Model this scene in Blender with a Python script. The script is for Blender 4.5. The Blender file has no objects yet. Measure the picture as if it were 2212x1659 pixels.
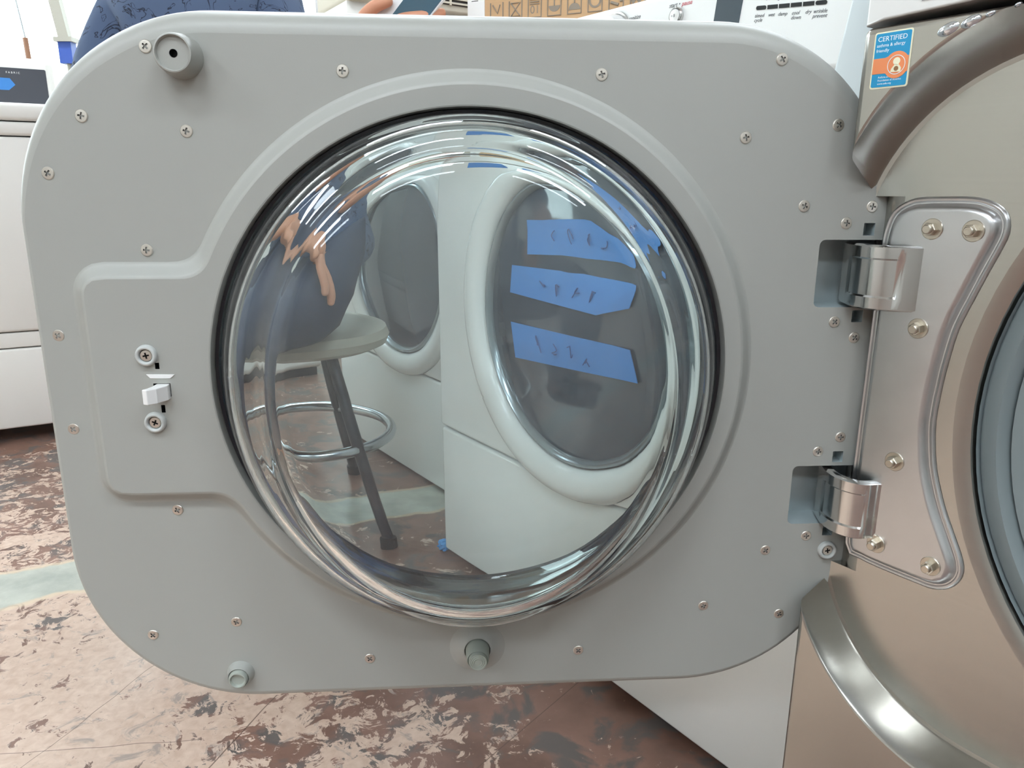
import bpy, bmesh, math, random
from mathutils import Vector, Matrix
from mathutils.geometry import delaunay_2d_cdt

random.seed(7)
scene = bpy.context.scene
COL = scene.collection
PI = math.pi

# ------------------------------------------------------------------ camera, world, exposure
CAM_H = 0.70
PITCH, ROLL, FPX = 0.2547845, 0.00648973, 1640.0
cam_d = bpy.data.cameras.new('camera')
cam_d.sensor_width = 36.0
cam_d.lens = FPX / 2212.0 * 36.0
cam_d.clip_start = 0.02
cam = bpy.data.objects.new('camera', cam_d)
COL.objects.link(cam)
_r = Vector((1, 0, 0)); _u = Vector((0, math.sin(PITCH), math.cos(PITCH))); _f = Vector((0, math.cos(PITCH), -math.sin(PITCH)))
_r2 = _r * math.cos(ROLL) + _u * math.sin(ROLL); _u2 = _u * math.cos(ROLL) - _r * math.sin(ROLL)
cam.matrix_world = Matrix(((_r2.x, _u2.x, -_f.x, 0), (_r2.y, _u2.y, -_f.y, 0), (_r2.z, _u2.z, -_f.z, CAM_H), (0, 0, 0, 1)))
scene.camera = cam

world = bpy.data.worlds.new('world'); scene.world = world; world.use_nodes = True
world.node_tree.nodes['Background'].inputs[0].default_value = (0.93, 0.97, 1.0, 1)
world.node_tree.nodes['Background'].inputs[1].default_value = 5.0

vs = scene.view_settings
vs.view_transform = 'Standard'; vs.look = 'None'; vs.exposure = 1.0; vs.gamma = 1.0; vs.use_curve_mapping = False
cy = scene.cycles
cy.max_bounces = 8; cy.diffuse_bounces = 3; cy.glossy_bounces = 4; cy.transmission_bounces = 8; cy.transparent_max_bounces = 8
cy.caustics_reflective = False; cy.caustics_refractive = False; cy.adaptive_threshold = 0.06; cy.adaptive_min_samples = 16
LAMP = 17.0   # emission of the ceiling light diffusers

# ------------------------------------------------------------------ materials
def lin(c):
    return tuple(((x / 255.0) / 12.92 if x / 255.0 <= 0.04045 else ((x / 255.0 + 0.055) / 1.055) ** 2.4) for x in c) + (1.0,)

def mat(name, rgb, rough=0.5, metal=0.0, coat=0.0, noise=None, bump=None, aniso=None, spec=None):
    """rgb in sRGB 0-255. noise=(scale, amount) tints the colour; bump=(scale, strength, distance); aniso=(sx,sy,sz,strength) brushed grain."""
    m = bpy.data.materials.new(name); m.use_nodes = True
    nt = m.node_tree; p = nt.nodes['Principled BSDF']
    p.inputs['Base Color'].default_value = lin(rgb)
    p.inputs['Roughness'].default_value = rough
    p.inputs['Metallic'].default_value = metal
    if coat: p.inputs['Coat Weight'].default_value = coat; p.inputs['Coat Roughness'].default_value = 0.08
    if spec is not None: p.inputs['Specular IOR Level'].default_value = spec
    tc = nt.nodes.new('ShaderNodeTexCoord')
    if noise:
        n = nt.nodes.new('ShaderNodeTexNoise'); n.inputs['Scale'].default_value = noise[0]; n.inputs['Detail'].default_value = 5
        nt.links.new(tc.outputs['Object'], n.inputs['Vector'])
        mx = nt.nodes.new('ShaderNodeMix'); mx.data_type = 'RGBA'; mx.blend_type = 'MIX'
        c = lin(rgb)
        mx.inputs[6].default_value = tuple(x * (1 - noise[1]) for x in c[:3]) + (1,)
        mx.inputs[7].default_value = tuple(min(1, x * (1 + noise[1])) for x in c[:3]) + (1,)
        nt.links.new(n.outputs['Fac'], mx.inputs[0]); nt.links.new(mx.outputs[2], p.inputs['Base Color'])
    if bump:
        n = nt.nodes.new('ShaderNodeTexNoise'); n.inputs['Scale'].default_value = bump[0]; n.inputs['Detail'].default_value = 3
        nt.links.new(tc.outputs['Object'], n.inputs['Vector'])
        b = nt.nodes.new('ShaderNodeBump'); b.inputs['Strength'].default_value = bump[1]; b.inputs['Distance'].default_value = bump[2]
        nt.links.new(n.outputs['Fac'], b.inputs['Height']); nt.links.new(b.outputs[0], p.inputs['Normal'])
    if aniso:
        mp = nt.nodes.new('ShaderNodeMapping'); mp.inputs['Scale'].default_value = aniso[:3]
        n = nt.nodes.new('ShaderNodeTexNoise'); n.inputs['Scale'].default_value = 1.0; n.inputs['Detail'].default_value = 4
        nt.links.new(tc.outputs['Object'], mp.inputs['Vector']); nt.links.new(mp.outputs[0], n.inputs['Vector'])
        c = lin(rgb); mx = nt.nodes.new('ShaderNodeMix'); mx.data_type = 'RGBA'
        mx.inputs[6].default_value = tuple(x * (1 - aniso[3]) for x in c[:3]) + (1,); mx.inputs[7].default_value = tuple(min(1, x * (1 + aniso[3])) for x in c[:3]) + (1,)
        nt.links.new(n.outputs['Fac'], mx.inputs[0]); nt.links.new(mx.outputs[2], p.inputs['Base Color'])
    return m

def emit(name, rgb, s):
    m = bpy.data.materials.new(name); m.use_nodes = True
    nt = m.node_tree; nt.nodes.remove(nt.nodes['Principled BSDF'])
    e = nt.nodes.new('ShaderNodeEmission'); e.inputs[0].default_value = lin(rgb); e.inputs[1].default_value = s
    nt.links.new(e.outputs[0], nt.nodes['Material Output'].inputs[0])
    return m

def glass(name, rgb, ior=1.48, rough=0.0, haze=0.0):
    m = bpy.data.materials.new(name); m.use_nodes = True
    nt = m.node_tree; p = nt.nodes['Principled BSDF']
    p.inputs['Base Color'].default_value = lin(rgb); p.inputs['Roughness'].default_value = rough
    p.inputs['Transmission Weight'].default_value = 1.0; p.inputs['IOR'].default_value = ior
    if haze:
        # patchy pale diffuse film, imitating hazy reflections on the glass
        tc = nt.nodes.new('ShaderNodeTexCoord'); n = nt.nodes.new('ShaderNodeTexNoise')
        n.inputs['Scale'].default_value = 9; n.inputs['Detail'].default_value = 6; n.inputs['Distortion'].default_value = 1.5
        nt.links.new(tc.outputs['Object'], n.inputs['Vector'])
        mr = nt.nodes.new('ShaderNodeMapRange'); mr.inputs[1].default_value = 0.4; mr.inputs[2].default_value = 0.75
        mr.inputs[3].default_value = haze * 0.4; mr.inputs[4].default_value = haze
        nt.links.new(n.outputs['Fac'], mr.inputs[0])
        d = nt.nodes.new('ShaderNodeBsdfDiffuse'); d.inputs[0].default_value = (0.8, 0.84, 0.86, 1)
        mx = nt.nodes.new('ShaderNodeMixShader')
        nt.links.new(mr.outputs[0], mx.inputs[0]); nt.links.new(p.outputs[0], mx.inputs[1]); nt.links.new(d.outputs[0], mx.inputs[2])
        nt.links.new(mx.outputs[0], nt.nodes['Material Output'].inputs[0])
    return m

def pane(name, rgb, refl=1.0):
    """thin clear pane: lets light straight through, mirrors by Fresnel"""
    m = bpy.data.materials.new(name); m.use_nodes = True
    nt = m.node_tree; nt.nodes.remove(nt.nodes['Principled BSDF'])
    t = nt.nodes.new('ShaderNodeBsdfTransparent'); t.inputs[0].default_value = lin(rgb)
    g = nt.nodes.new('ShaderNodeBsdfGlossy'); g.inputs['Roughness'].default_value = 0.0
    fr = nt.nodes.new('ShaderNodeFresnel'); fr.inputs[0].default_value = 1.45
    ml = nt.nodes.new('ShaderNodeMath'); ml.operation = 'MULTIPLY'; ml.inputs[1].default_value = refl
    mx = nt.nodes.new('ShaderNodeMixShader')
    nt.links.new(fr.outputs[0], ml.inputs[0]); nt.links.new(ml.outputs[0], mx.inputs[0])
    nt.links.new(t.outputs[0], mx.inputs[1]); nt.links.new(g.outputs[0], mx.inputs[2])
    nt.links.new(mx.outputs[0], nt.nodes['Material Output'].inputs[0])
    return m

def drum_material():
    m = mat('perforated_drum_steel', (150, 152, 152), 0.32, 0.9)
    nt = m.node_tree; p = nt.nodes['Principled BSDF']
    tc = nt.nodes.new('ShaderNodeTexCoord'); v = nt.nodes.new('ShaderNodeTexVoronoi'); v.inputs['Scale'].default_value = 45; v.inputs['Randomness'].default_value = 0.0
    nt.links.new(tc.outputs['Object'], v.inputs['Vector'])
    r = nt.nodes.new('ShaderNodeMapRange'); r.inputs[1].default_value = 0.16; r.inputs[2].default_value = 0.20; nt.links.new(v.outputs['Distance'], r.inputs[0])
    mx = nt.nodes.new('ShaderNodeMix'); mx.data_type = 'RGBA'; mx.inputs[6].default_value = lin((24, 25, 26)); mx.inputs[7].default_value = lin((150, 152, 152))
    nt.links.new(r.outputs[0], mx.inputs[0]); nt.links.new(mx.outputs[2], p.inputs['Base Color'])
    return m

M = {
    'door_grey': mat('door_grey_plastic', (160, 161, 155), 0.42, bump=(900, 0.06, 0.0004)),
    'zinc': mat('galvanised_steel', (176, 184, 186), 0.38, 0.75, noise=(90, 0.10)),
    'pocket': mat('pocket_zinc', (172, 184, 186), 0.35, 0.25, noise=(120, 0.06)),
    'black': mat('black_void', (14, 15, 20), 0.6),
    'rubber_black': mat('black_gasket_rubber', (16, 19, 28), 0.35),
    'glass': glass('bowl_glass', (247, 252, 251), 1.47, 0.0, haze=0.06),
    'pane': pane('clear_window_pane', (240, 246, 246)),
    'white_gloss': mat('white_gloss_shell', (232, 232, 230), 0.18, coat=0.3),
    'screw': mat('nickel_screw', (222, 217, 208), 0.36, 1.0),
    'bolt': mat('nickel_bolt', (192, 185, 172), 0.3, 1.0),
    'screw_dark': mat('screw_recess', (18, 17, 17), 0.6, 0.0),
    'bumper': mat('grey_rubber', (158, 163, 154), 0.55),
    'bumper2': mat('grey_green_rubber', (158, 164, 154), 0.6),
    'collar': mat('pale_grey_plastic', (186, 189, 186), 0.4),
    'latch': mat('white_latch_plastic', (232, 232, 230), 0.35),
    'steel': mat('brushed_stainless', (180, 178, 172), 0.25, 1.0, aniso=(4, 4, 420, 0.05)),
    'chrome': mat('polished_cast_metal', (205, 204, 202), 0.16, 1.0, noise=(60, 0.05)),
    'cast': mat('cast_bracket_metal', (198, 199, 200), 0.30, 1.0, noise=(40, 0.07), bump=(220, 0.06, 0.0006)),
    'panel_silver': mat('silver_control_panel', (226, 226, 224), 0.35, 0.15),
    'gasket': mat('grey_tub_gasket', (122, 132, 134), 0.45),
    'gasket_dark': mat('drum_dark', (52, 58, 60), 0.5, 0.3),
    'drum_steel': drum_material(),
    'cab': mat('graphite_cabinet', (120, 120, 120), 0.4, 0.5),
    'white': mat('white_enamel', (238, 239, 236), 0.22, coat=0.2),
    'white_soft': mat('white_enamel_warm', (236, 234, 228), 0.35),
    'console_w': mat('white_console', (236, 238, 236), 0.3),
    'console_edge': mat('pale_blue_grey_plastic', (205, 214, 216), 0.3),
    'print_grey': mat('grey_print', (110, 112, 116), 0.6),
    'print_red': mat('red_print', (205, 80, 95), 0.6),
    'print_white': mat('white_print', (240, 240, 240), 0.6),
    'screen': mat('dark_display', (72, 84, 92), 0.15),
    'slot': mat('dark_slot', (30, 34, 38), 0.2),
    'dark_glass': mat('dark_door_window', (50, 64, 78), 0.04, coat=0.5),
    'ring_grey': mat('grey_window_ring', (150, 160, 165), 0.2, 0.6),
    'tape': mat('blue_painters_tape', (62, 132, 205), 0.6, noise=(30, 0.08)),
    'marker': mat('marker_ink', (38, 80, 140), 0.6),
    'console_dark': mat('charcoal_console', (70, 72, 80), 0.45),
    'seam': mat('dark_seam', (60, 60, 62), 0.7),
    'card': mat('cardboard', (205, 168, 128), 0.8, noise=(25, 0.05)),
    'card_print': mat('grey_box_print', (150, 138, 124), 0.8),
    'label': mat('white_paper_label', (240, 240, 238), 0.6),
    'beige': mat('beige_plastic', (206, 196, 178), 0.5),
    'beige_dark': mat('grille_dark', (62, 58, 56), 0.6),
    'navy': None, 'skin': None,
    'pants': mat('navy_trousers', (38, 52, 78), 0.85, noise=(60, 0.2)),
    'hair': mat('dark_hair', (35, 28, 24), 0.6),
    'shoe': mat('black_shoe', (28, 28, 30), 0.6),
    'stool_seat': mat('beige_stool_seat', (190, 184, 170), 0.5),
    'stool_leg': mat('dark_stool_metal', (52, 54, 60), 0.35, 0.6),
    'stool_ring': mat('steel_foot_ring', (190, 195, 200), 0.2, 1.0),
    'phone': mat('phone_glass', (60, 92, 110), 0.1, coat=0.5),
    'phone_white': mat('phone_white_edge', (240, 242, 244), 0.3),
    'wall': mat('off_white_wall', (228, 226, 218), 0.8),
    'wall_dark': mat('grey_shop_wall', (178, 176, 170), 0.8),
    'ceil': mat('ceiling_tile', (215, 214, 208), 0.9),
    'alu': mat('aluminium_frame', (200, 200, 200), 0.35, 0.8),
    'lamp': emit('lamp_diffuser', (236, 246, 255), LAMP),
    'st_cream': mat('sticker_cream', (240, 236, 205), 0.35),
    'st_blue': mat('sticker_blue', (30, 150, 200), 0.35),
    'st_orange': mat('sticker_orange', (238, 146, 96), 0.35),
    'st_brown': mat('sticker_line', (150, 110, 70), 0.5),
    'st_white': mat('sticker_white', (235, 245, 248), 0.4),
    'drop': mat('clear_film_bubble', (215, 220, 226), 0.05, 0.9),
    'foil': mat('crumpled_foil', (225, 226, 228), 0.14, 1.0, bump=(260, 1.0, 0.004)),
    'blue_cloth': mat('blue_plastic_scrap', (80, 160, 225), 0.5),
    'blue_dark': mat('deep_blue_plastic', (58, 88, 170), 0.5),
    'pole': mat('off_white_pole', (176, 172, 160), 0.5),
    'wood': mat('brown_wood_handle', (150, 110, 86), 0.6),
    'red': mat('red_fabric', (190, 50, 70), 0.7),
}

def shirt_material():
    m = bpy.data.materials.new('navy_print_shirt'); m.use_nodes = True
    nt = m.node_tree; p = nt.nodes['Principled BSDF']; p.inputs['Roughness'].default_value = 0.85
    tc = nt.nodes.new('ShaderNodeTexCoord')
    v = nt.nodes.new('ShaderNodeTexNoise'); v.inputs['Scale'].default_value = 22; v.inputs['Detail'].default_value = 2; v.inputs['Distortion'].default_value = 2.5
    nt.links.new(tc.outputs['Object'], v.inputs['Vector'])
    r = nt.nodes.new('ShaderNodeValToRGB')
    e = r.color_ramp.elements
    e[0].position = 0.0; e[0].color = lin((80, 97, 126)); e[1].position = 1.0; e[1].color = lin((80, 97, 126))
    for pos, c in ((0.60, (80, 97, 126)), (0.615, (36, 44, 62)), (0.635, (36, 44, 62)), (0.65, (80, 97, 126))):
        x = e.new(pos); x.color = lin(c)
    nt.links.new(v.outputs['Fac'], r.inputs[0]); nt.links.new(r.outputs[0], p.inputs['Base Color'])
    return m
M['navy'] = shirt_material()
M['skin'] = mat('skin', (214, 152, 122), 0.5, noise=(30, 0.06))

def floor_material():
    m = bpy.data.materials.new('worn_painted_concrete'); m.use_nodes = True
    nt = m.node_tree; L = nt.links; N = nt.nodes; p = N['Principled BSDF']
    tc = N.new('ShaderNodeTexCoord'); sep = N.new('ShaderNodeSeparateXYZ'); L.new(tc.outputs['Object'], sep.inputs[0])
    def noise(scale, detail=6, dist=0.0, rough=0.55):
        n = N.new('ShaderNodeTexNoise'); n.inputs['Scale'].default_value = scale; n.inputs['Detail'].default_value = detail
        n.inputs['Distortion'].default_value = dist; n.inputs['Roughness'].default_value = rough
        L.new(tc.outputs['Object'], n.inputs['Vector']); return n.outputs['Fac']
    def math_(op, a, b=None, clamp=False):
        n = N.new('ShaderNodeMath'); n.operation = op; n.use_clamp = clamp
        for i, x in enumerate((a, b)):
            if x is None: continue
            if isinstance(x, (int, float)): n.inputs[i].default_value = x
            else: L.new(x, n.inputs[i])
        return n.outputs[0]
    def ramp(x, a, b):
        n = N.new('ShaderNodeMapRange'); n.inputs[1].default_value = a; n.inputs[2].default_value = b; L.new(x, n.inputs[0]); return n.outputs[0]
    def mix(fac, a, b):
        n = N.new('ShaderNodeMix'); n.data_type = 'RGBA'; L.new(fac, n.inputs[0])
        for i, x in ((6, a), (7, b)):
            if isinstance(x, tuple): n.inputs[i].default_value = x
            else: L.new(x, n.inputs[i])
        return n.outputs[2]
    def line(x0, y0, x1, y1, wd, wob=0.0):
        # mask of a straight hair line between two floor points
        dx, dy = x1 - x0, y1 - y0; ln = math.hypot(dx, dy); dx /= ln; dy /= ln
        a = math_('ADD', math_('MULTIPLY', sep.outputs[0], -dy), math_('MULTIPLY', sep.outputs[1], dx)); a = math_('ADD', a, dy * x0 - dx * y0)
        if wob: a = math_('ADD', a, math_('MULTIPLY', math_('ADD', noise(6, 2), -0.5), wob))
        m_ = ramp(math_('ABSOLUTE', a), wd, wd * 0.6)
        t = math_('ADD', math_('MULTIPLY', sep.outputs[0], dx), math_('MULTIPLY', sep.outputs[1], dy)); t = math_('ADD', t, -(dx * x0 + dy * y0))
        return math_('MULTIPLY', m_, math_('MULTIPLY', math_('GREATER_THAN', t, 0.0), math_('LESS_THAN', t, ln)))
    # brown paint, darker blotches
    brown = mix(ramp(noise(7, 6), .35, .65), lin((112, 84, 72)), lin((150, 116, 102)))
    brown = mix(ramp(noise(14, 8, 0.6), 0.50, 0.60), brown, lin((104, 96, 92)))
    # wear: strongest where people walk (west of the machines), fading towards them
    wear = math_('ADD', math_('MULTIPLY', math_('MAXIMUM', sep.outputs[0], -0.62), -0.36), math_('MULTIPLY', sep.outputs[1], -0.22))
    wear = math_('ADD', wear, 0.118)
    wear = math_('SUBTRACT', wear, math_('MULTIPLY', math_('MAXIMUM', math_('SUBTRACT', 0.55, sep.outputs[1]), 0.0), 0.5))  # unseen floor near the camera kept browner to dim its bounce and reflections
    wear = math_('MAXIMUM', math_('MINIMUM', wear, 0.12), -0.15)
    pat = math_('ADD', math_('MULTIPLY', noise(34, 12, 1.1, 0.72), 0.62), math_('MULTIPLY', noise(11, 8, 0.8, 0.6), 0.38))
    pat = math_('ADD', math_('MULTIPLY', math_('ADD', pat, -0.5), 1.5), 0.5)
    pat = math_('ADD', pat, wear)
    pat = math_('ADD', pat, math_('MULTIPLY', math_('ADD', noise(2.6, 4, 0.4), -0.5), 0.35))
    wornmask = ramp(pat, 0.490, 0.515)
    worn = mix(ramp(noise(70, 8, 0.5), .3, .7), lin((194, 166, 147)), lin((214, 190, 172)))
    worn = mix(ramp(noise(18, 8, 1.5, .7), .56, .64), worn, lin((164, 148, 138)))
    col = mix(wornmask, brown, worn)
    # grey bare strip with ragged borders
    d = math_('ADD', math_('MULTIPLY', sep.outputs[0], -0.4771), math_('MULTIPLY', sep.outputs[1], 0.8788))  # distance across the strip
    d = math_('ADD', d, math_('MULTIPLY', math_('ADD', noise(9, 7), -0.5), 0.06))
    dd_ = math_('ABSOLUTE', math_('ADD', d, -1.495))
    edge_ = math_('MULTIPLY', ramp(dd_, 0.076, 0.070), 0.7)
    col = mix(edge_, col, lin((214, 196, 168)))
    s1 = ramp(dd_, 0.066, 0.058)
    grey = mix(ramp(noise(14, 7), .35, .65), lin((160, 164, 154)), lin((190, 192, 180)))
    col = mix(s1, col, grey)
    # hairline scratches
    for q_ in ((-.40, .70, -.33, .93, .0011, .01), (-.10, .72, .13, 1.00, .0008, 0), (-.75, .80, -.40, .84, .0007, .02), (-.62, .74, -.50, 1.1, .0006, .03)):
        col = mix(math_('MULTIPLY', line(*q_), .8), col, lin((96, 74, 64)))
    L.new(col, p.inputs['Base Color'])
    rg = N.new('ShaderNodeMapRange'); rg.inputs[3].default_value = 0.24; rg.inputs[4].default_value = 0.40
    L.new(noise(20, 6), rg.inputs[0]); L.new(rg.outputs[0], p.inputs['Roughness'])
    b = N.new('ShaderNodeBump'); b.inputs['Strength'].default_value = 0.22; b.inputs['Distance'].default_value = 0.0015
    hgt = math_('SUBTRACT', math_('MULTIPLY', noise(60, 5), 0.5), wornmask)
    L.new(hgt, b.inputs['Height']); L.new(b.outputs[0], p.inputs['Normal'])
    return m
M['floor'] = floor_material()

# ------------------------------------------------------------------ geometry helpers
class G:
    """collects geometry in panel coordinates (u right, v up, w out of the panel) or plain xyz, makes one mesh"""
    def __init__(s, panel=True):
        s.v = []; s.f = []; s.m = []; s.panel = panel
    def P(s, u, v, w):
        s.v.append((u, -w, v) if s.panel else (u, v, w)); return len(s.v) - 1
    def loop(s, pts, w=None):
        return [s.P(*(p if w is None else (p[0], p[1], w))) for p in pts]
    def face(s, idx, m=0):
        s.f.append(tuple(idx)); s.m.append(m)
    def strip(s, a, b, m=0, closed=True):
        n = len(a)
        for i in range(n if closed else n - 1):
            j = (i + 1) % n; s.face((a[i], a[j], b[j], b[i]), m)
    def fill(s, outer, holes=(), w=0.0, m=0, flip=False):
        """flat filled region between 2-d loops (each a list of (index,(u,v)))"""
        loops = [outer] + list(holes)
        pts, edges, ids = [], [], []
        for L in loops:
            o = len(pts)
            for i, (ix, uv) in enumerate(L):
                pts.append(Vector(uv)); ids.append(ix); edges.append((o + i, o + (i + 1) % len(L)))
        vo, eo, fo, ov, oe, of = delaunay_2d_cdt(pts, edges, [], 0, 1e-7)
        mp = []
        for k, src in enumerate(ov):
            mp.append(ids[src[0]] if src else s.P(vo[k].x, vo[k].y, w))
        polys = [[uv for _, uv in L] for L in loops]
        for f in fo:
            cx = sum(vo[i].x for i in f) / 3; cy = sum(vo[i].y for i in f) / 3
            if inside(cx, cy, polys[0]) and not any(inside(cx, cy, h) for h in polys[1:]):
                f = [mp[i] for i in f]
                s.face(f[::-1] if flip else f, m)
    def lathe(s, prof, c=(0, 0), seg=48, m=0, cap0=False, cap1=False):
        prev = None; first = None
        for k, (r, w) in enumerate(prof):
            if r < 1e-9:
                cur = [s.P(c[0], c[1], w)]
            else:
                cur = [s.P(c[0] + r * math.cos(2 * PI * i / seg), c[1] + r * math.sin(2 * PI * i / seg), w) for i in range(seg)]
            if prev is not None:
                mm = m[k - 1] if isinstance(m, (list, tuple)) else m
                if len(prev) == 1 and len(cur) > 1:
                    for i in range(seg): s.face((prev[0], cur[i], cur[(i + 1) % seg]), mm)
                elif len(cur) == 1 and len(prev) > 1:
                    for i in range(seg): s.face((prev[(i + 1) % seg], prev[i], cur[0]), mm)
                elif len(cur) > 1:
                    for i in range(seg):
                        j = (i + 1) % seg; s.face((prev[i], cur[i], cur[j], prev[j]), mm)
            else:
                first = cur
            prev = cur
        if cap0 and len(first) > 1: s.face(first, m if not isinstance(m, (list, tuple)) else m[0])
        if cap1 and len(prev) > 1: s.face(prev[::-1], m if not isinstance(m, (list, tuple)) else m[-1])
    def box(s, a, b, m=0):
        x0, y0, z0 = a; x1, y1, z1 = b
        i = [s.P(x, y, z) for x, y, z in ((x0, y0, z0), (x1, y0, z0), (x1, y1, z0), (x0, y1, z0), (x0, y0, z1), (x1, y0, z1), (x1, y1, z1), (x0, y1, z1))]
        for q in ((0, 3, 2, 1), (4, 5, 6, 7), (0, 1, 5, 4), (1, 2, 6, 5), (2, 3, 7, 6), (3, 0, 4, 7)): s.face([i[k] for k in q], m)
    def prism(s, pts, w0, w1, m=0, r=0.0, seg=3):
        """extruded outline with rounded front edge (front = w1)"""
        pts = ccw(pts)
        a = s.loop(pts, w0); prev = a
        if r > 0:
            for k in range(seg + 1):
                t = k / seg * PI / 2
                q = offset(pts, -r * (1 - math.cos(t)))
                cur = s.loop(q, w1 - r + r * math.sin(t)); s.strip(prev, cur, m); prev = cur; last = q
        else:
            cur = s.loop(pts, w1); s.strip(prev, cur, m); prev = cur; last = pts
        s.fill(list(zip(prev, last)), (), w1, m)
        s.fill(list(zip(a, pts)), (), w0, m, flip=True)
    def tube(s, pts, rad, seg=12, m=0, cap=True):
        """round bar along 3-d points given in this builder's coordinates"""
        pts = [Vector(p) for p in pts]; rad = rad if isinstance(rad, (list, tuple)) else [rad] * len(pts)
        prev = None; up = Vector((0, 0, 1)); rings = []
        for k, p in enumerate(pts):
            t = (pts[min(k + 1, len(pts) - 1)] - pts[max(k - 1, 0)]).normalized()
            if abs(t.dot(up)) > 0.95: up = Vector((1, 0, 0)) if abs(t.x) < 0.9 else Vector((0, 1, 0))
            a = t.cross(up).normalized(); b = t.cross(a); up = a.cross(t) * 1.0
            ring = [s.P(*(p + a * math.cos(2 * PI * i / seg) * rad[k] + b * math.sin(2 * PI * i / seg) * rad[k])) for i in range(seg)]
            if prev: s.strip(prev, ring, m)
            prev = ring; rings.append(ring)
        if cap: s.face(rings[0][::-1], m); s.face(rings[-1], m)
    def mesh(s, name, mats, smooth=40, fix=True):
        me = bpy.data.meshes.new(name); me.from_pydata(s.v, [], s.f)
        for x in (mats if isinstance(mats, (list, tuple)) else [mats]): me.materials.append(M[x] if isinstance(x, str) else x)
        me.polygons.foreach_set('material_index', s.m)
        if fix:
            bm = bmesh.new(); bm.from_mesh(me); bmesh.ops.remove_doubles(bm, verts=bm.verts, dist=1e-6)
            bmesh.ops.recalc_face_normals(bm, faces=bm.faces); bm.to_mesh(me); bm.free()
        if smooth: shade(me, smooth)
        me.update(); return me
    def build(s, name, mats, parent=None, smooth=40, loc=None, rot=None, wn=False):
        return obj(name, s.mesh(name, mats, smooth), parent, loc, rot, wn)

def shade(me, ang):
    me.polygons.foreach_set('use_smooth', [True] * len(me.polygons))
    me.set_sharp_from_angle(angle=math.radians(ang))

def flatten(me):
    """faces lying in the panel plane keep their true normal"""
    for p in me.polygons:
        if abs(p.normal.y) > 0.9999 or abs(p.normal.x) > 0.9999 or abs(p.normal.z) > 0.9999: p.use_smooth = False

def obj(name, me, parent=None, loc=None, rot=None, wn=False):
    o = bpy.data.objects.new(name, me); COL.objects.link(o)
    if parent: o.parent = parent
    if loc is not None: o.location = loc
    if rot is not None: o.rotation_euler = rot
    if wn:
        w = o.modifiers.new('normals', 'WEIGHTED_NORMAL'); w.keep_sharp = True; w.weight = 50
    return o

def inside(x, y, poly):
    r = False; j = len(poly) - 1
    for i in range(len(poly)):
        xi, yi = poly[i][0], poly[i][1]; xj, yj = poly[j][0], poly[j][1]
        if (yi > y) != (yj > y) and x < (xj - xi) * (y - yi) / (yj - yi) + xi: r = not r
        j = i
    return r

def area(p): return sum(p[i - 1][0] * p[i][1] - p[i][0] * p[i - 1][1] for i in range(len(p))) / 2
def ccw(p): return list(p) if area(p) > 0 else list(p)[::-1]
def offset(p, d):
    """grow (d>0) a ccw outline along its normals"""
    n = len(p); out = []
    for i in range(n):
        a = Vector(p[i - 1][:2]); b = Vector(p[i][:2]); c = Vector(p[(i + 1) % n][:2])
        e1 = (b - a); e2 = (c - b)
        if e1.length < 1e-9: e1 = e2
        if e2.length < 1e-9: e2 = e1
        n1 = Vector((e1.y, -e1.x)).normalized(); n2 = Vector((e2.y, -e2.x)).normalized()
        m = (n1 + n2)
        if m.length < 1e-6: m = n1
        m.normalize(); k = max(0.5, m.dot(n1))
        q = b + m * (d / k); out.append((q.x, q.y))
    return out
def rrect(u0, u1, v0, v1, r, seg=10):
    r = min(r, (u1 - u0) / 2 - 1e-6, (v1 - v0) / 2 - 1e-6); o = []
    for cx, cy, a0 in ((u1 - r, v1 - r, 0), (u0 + r, v1 - r, 90), (u0 + r, v0 + r, 180), (u1 - r, v0 + r, 270)):
        for k in range(seg + 1):
            a = math.radians(a0 + 90 * k / seg); o.append((cx + r * math.cos(a), cy + r * math.sin(a)))
    return o
def circle(c, r, seg=48): return [(c[0] + r * math.cos(2 * PI * i / seg), c[1] + r * math.sin(2 * PI * i / seg)) for i in range(seg)]
def smooth_closed(p, n=4):
    """Catmull-Rom through a closed outline"""
    o = []; N = len(p)
    for i in range(N):
        p0, p1, p2, p3 = (Vector(p[(i + k) % N]) for k in (-1, 0, 1, 2))
        for k in range(n):
            t = k / n; o.append(tuple(0.5 * ((2 * p1) + (-p0 + p2) * t + (2 * p0 - 5 * p1 + 4 * p2 - p3) * t * t + (-p0 + 3 * p1 - 3 * p2 + p3) * t ** 3)))
    return o
def smooth_open(p, n=4):
    o = []; N = len(p)
    for i in range(N - 1):
        p0, p1, p2, p3 = (Vector(p[min(max(i + k, 0), N - 1)]) for k in (-1, 0, 1, 2))
        for k in range(n):
            t = k / n; o.append(tuple(0.5 * ((2 * p1) + (-p0 + p2) * t + (2 * p0 - 5 * p1 + 4 * p2 - p3) * t * t + (-p0 + 3 * p1 - 3 * p2 + p3) * t ** 3)))
    o.append(tuple(p[-1])); return o

def thing(name, label, cat, loc=(0, 0, 0), rz=0.0, group=None):
    o = bpy.data.objects.new(name, None); COL.objects.link(o); o.empty_display_size = 0.1
    o.location = loc; o.rotation_euler = (0, 0, rz)
    return tag(o, label, cat, group)
def tag(o, label=None, cat=None, group=None, kind=None):
    if label: o['label'] = label
    if cat: o['category'] = cat
    if group: o['group'] = group
    if kind: o['kind'] = kind
    return o

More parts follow.
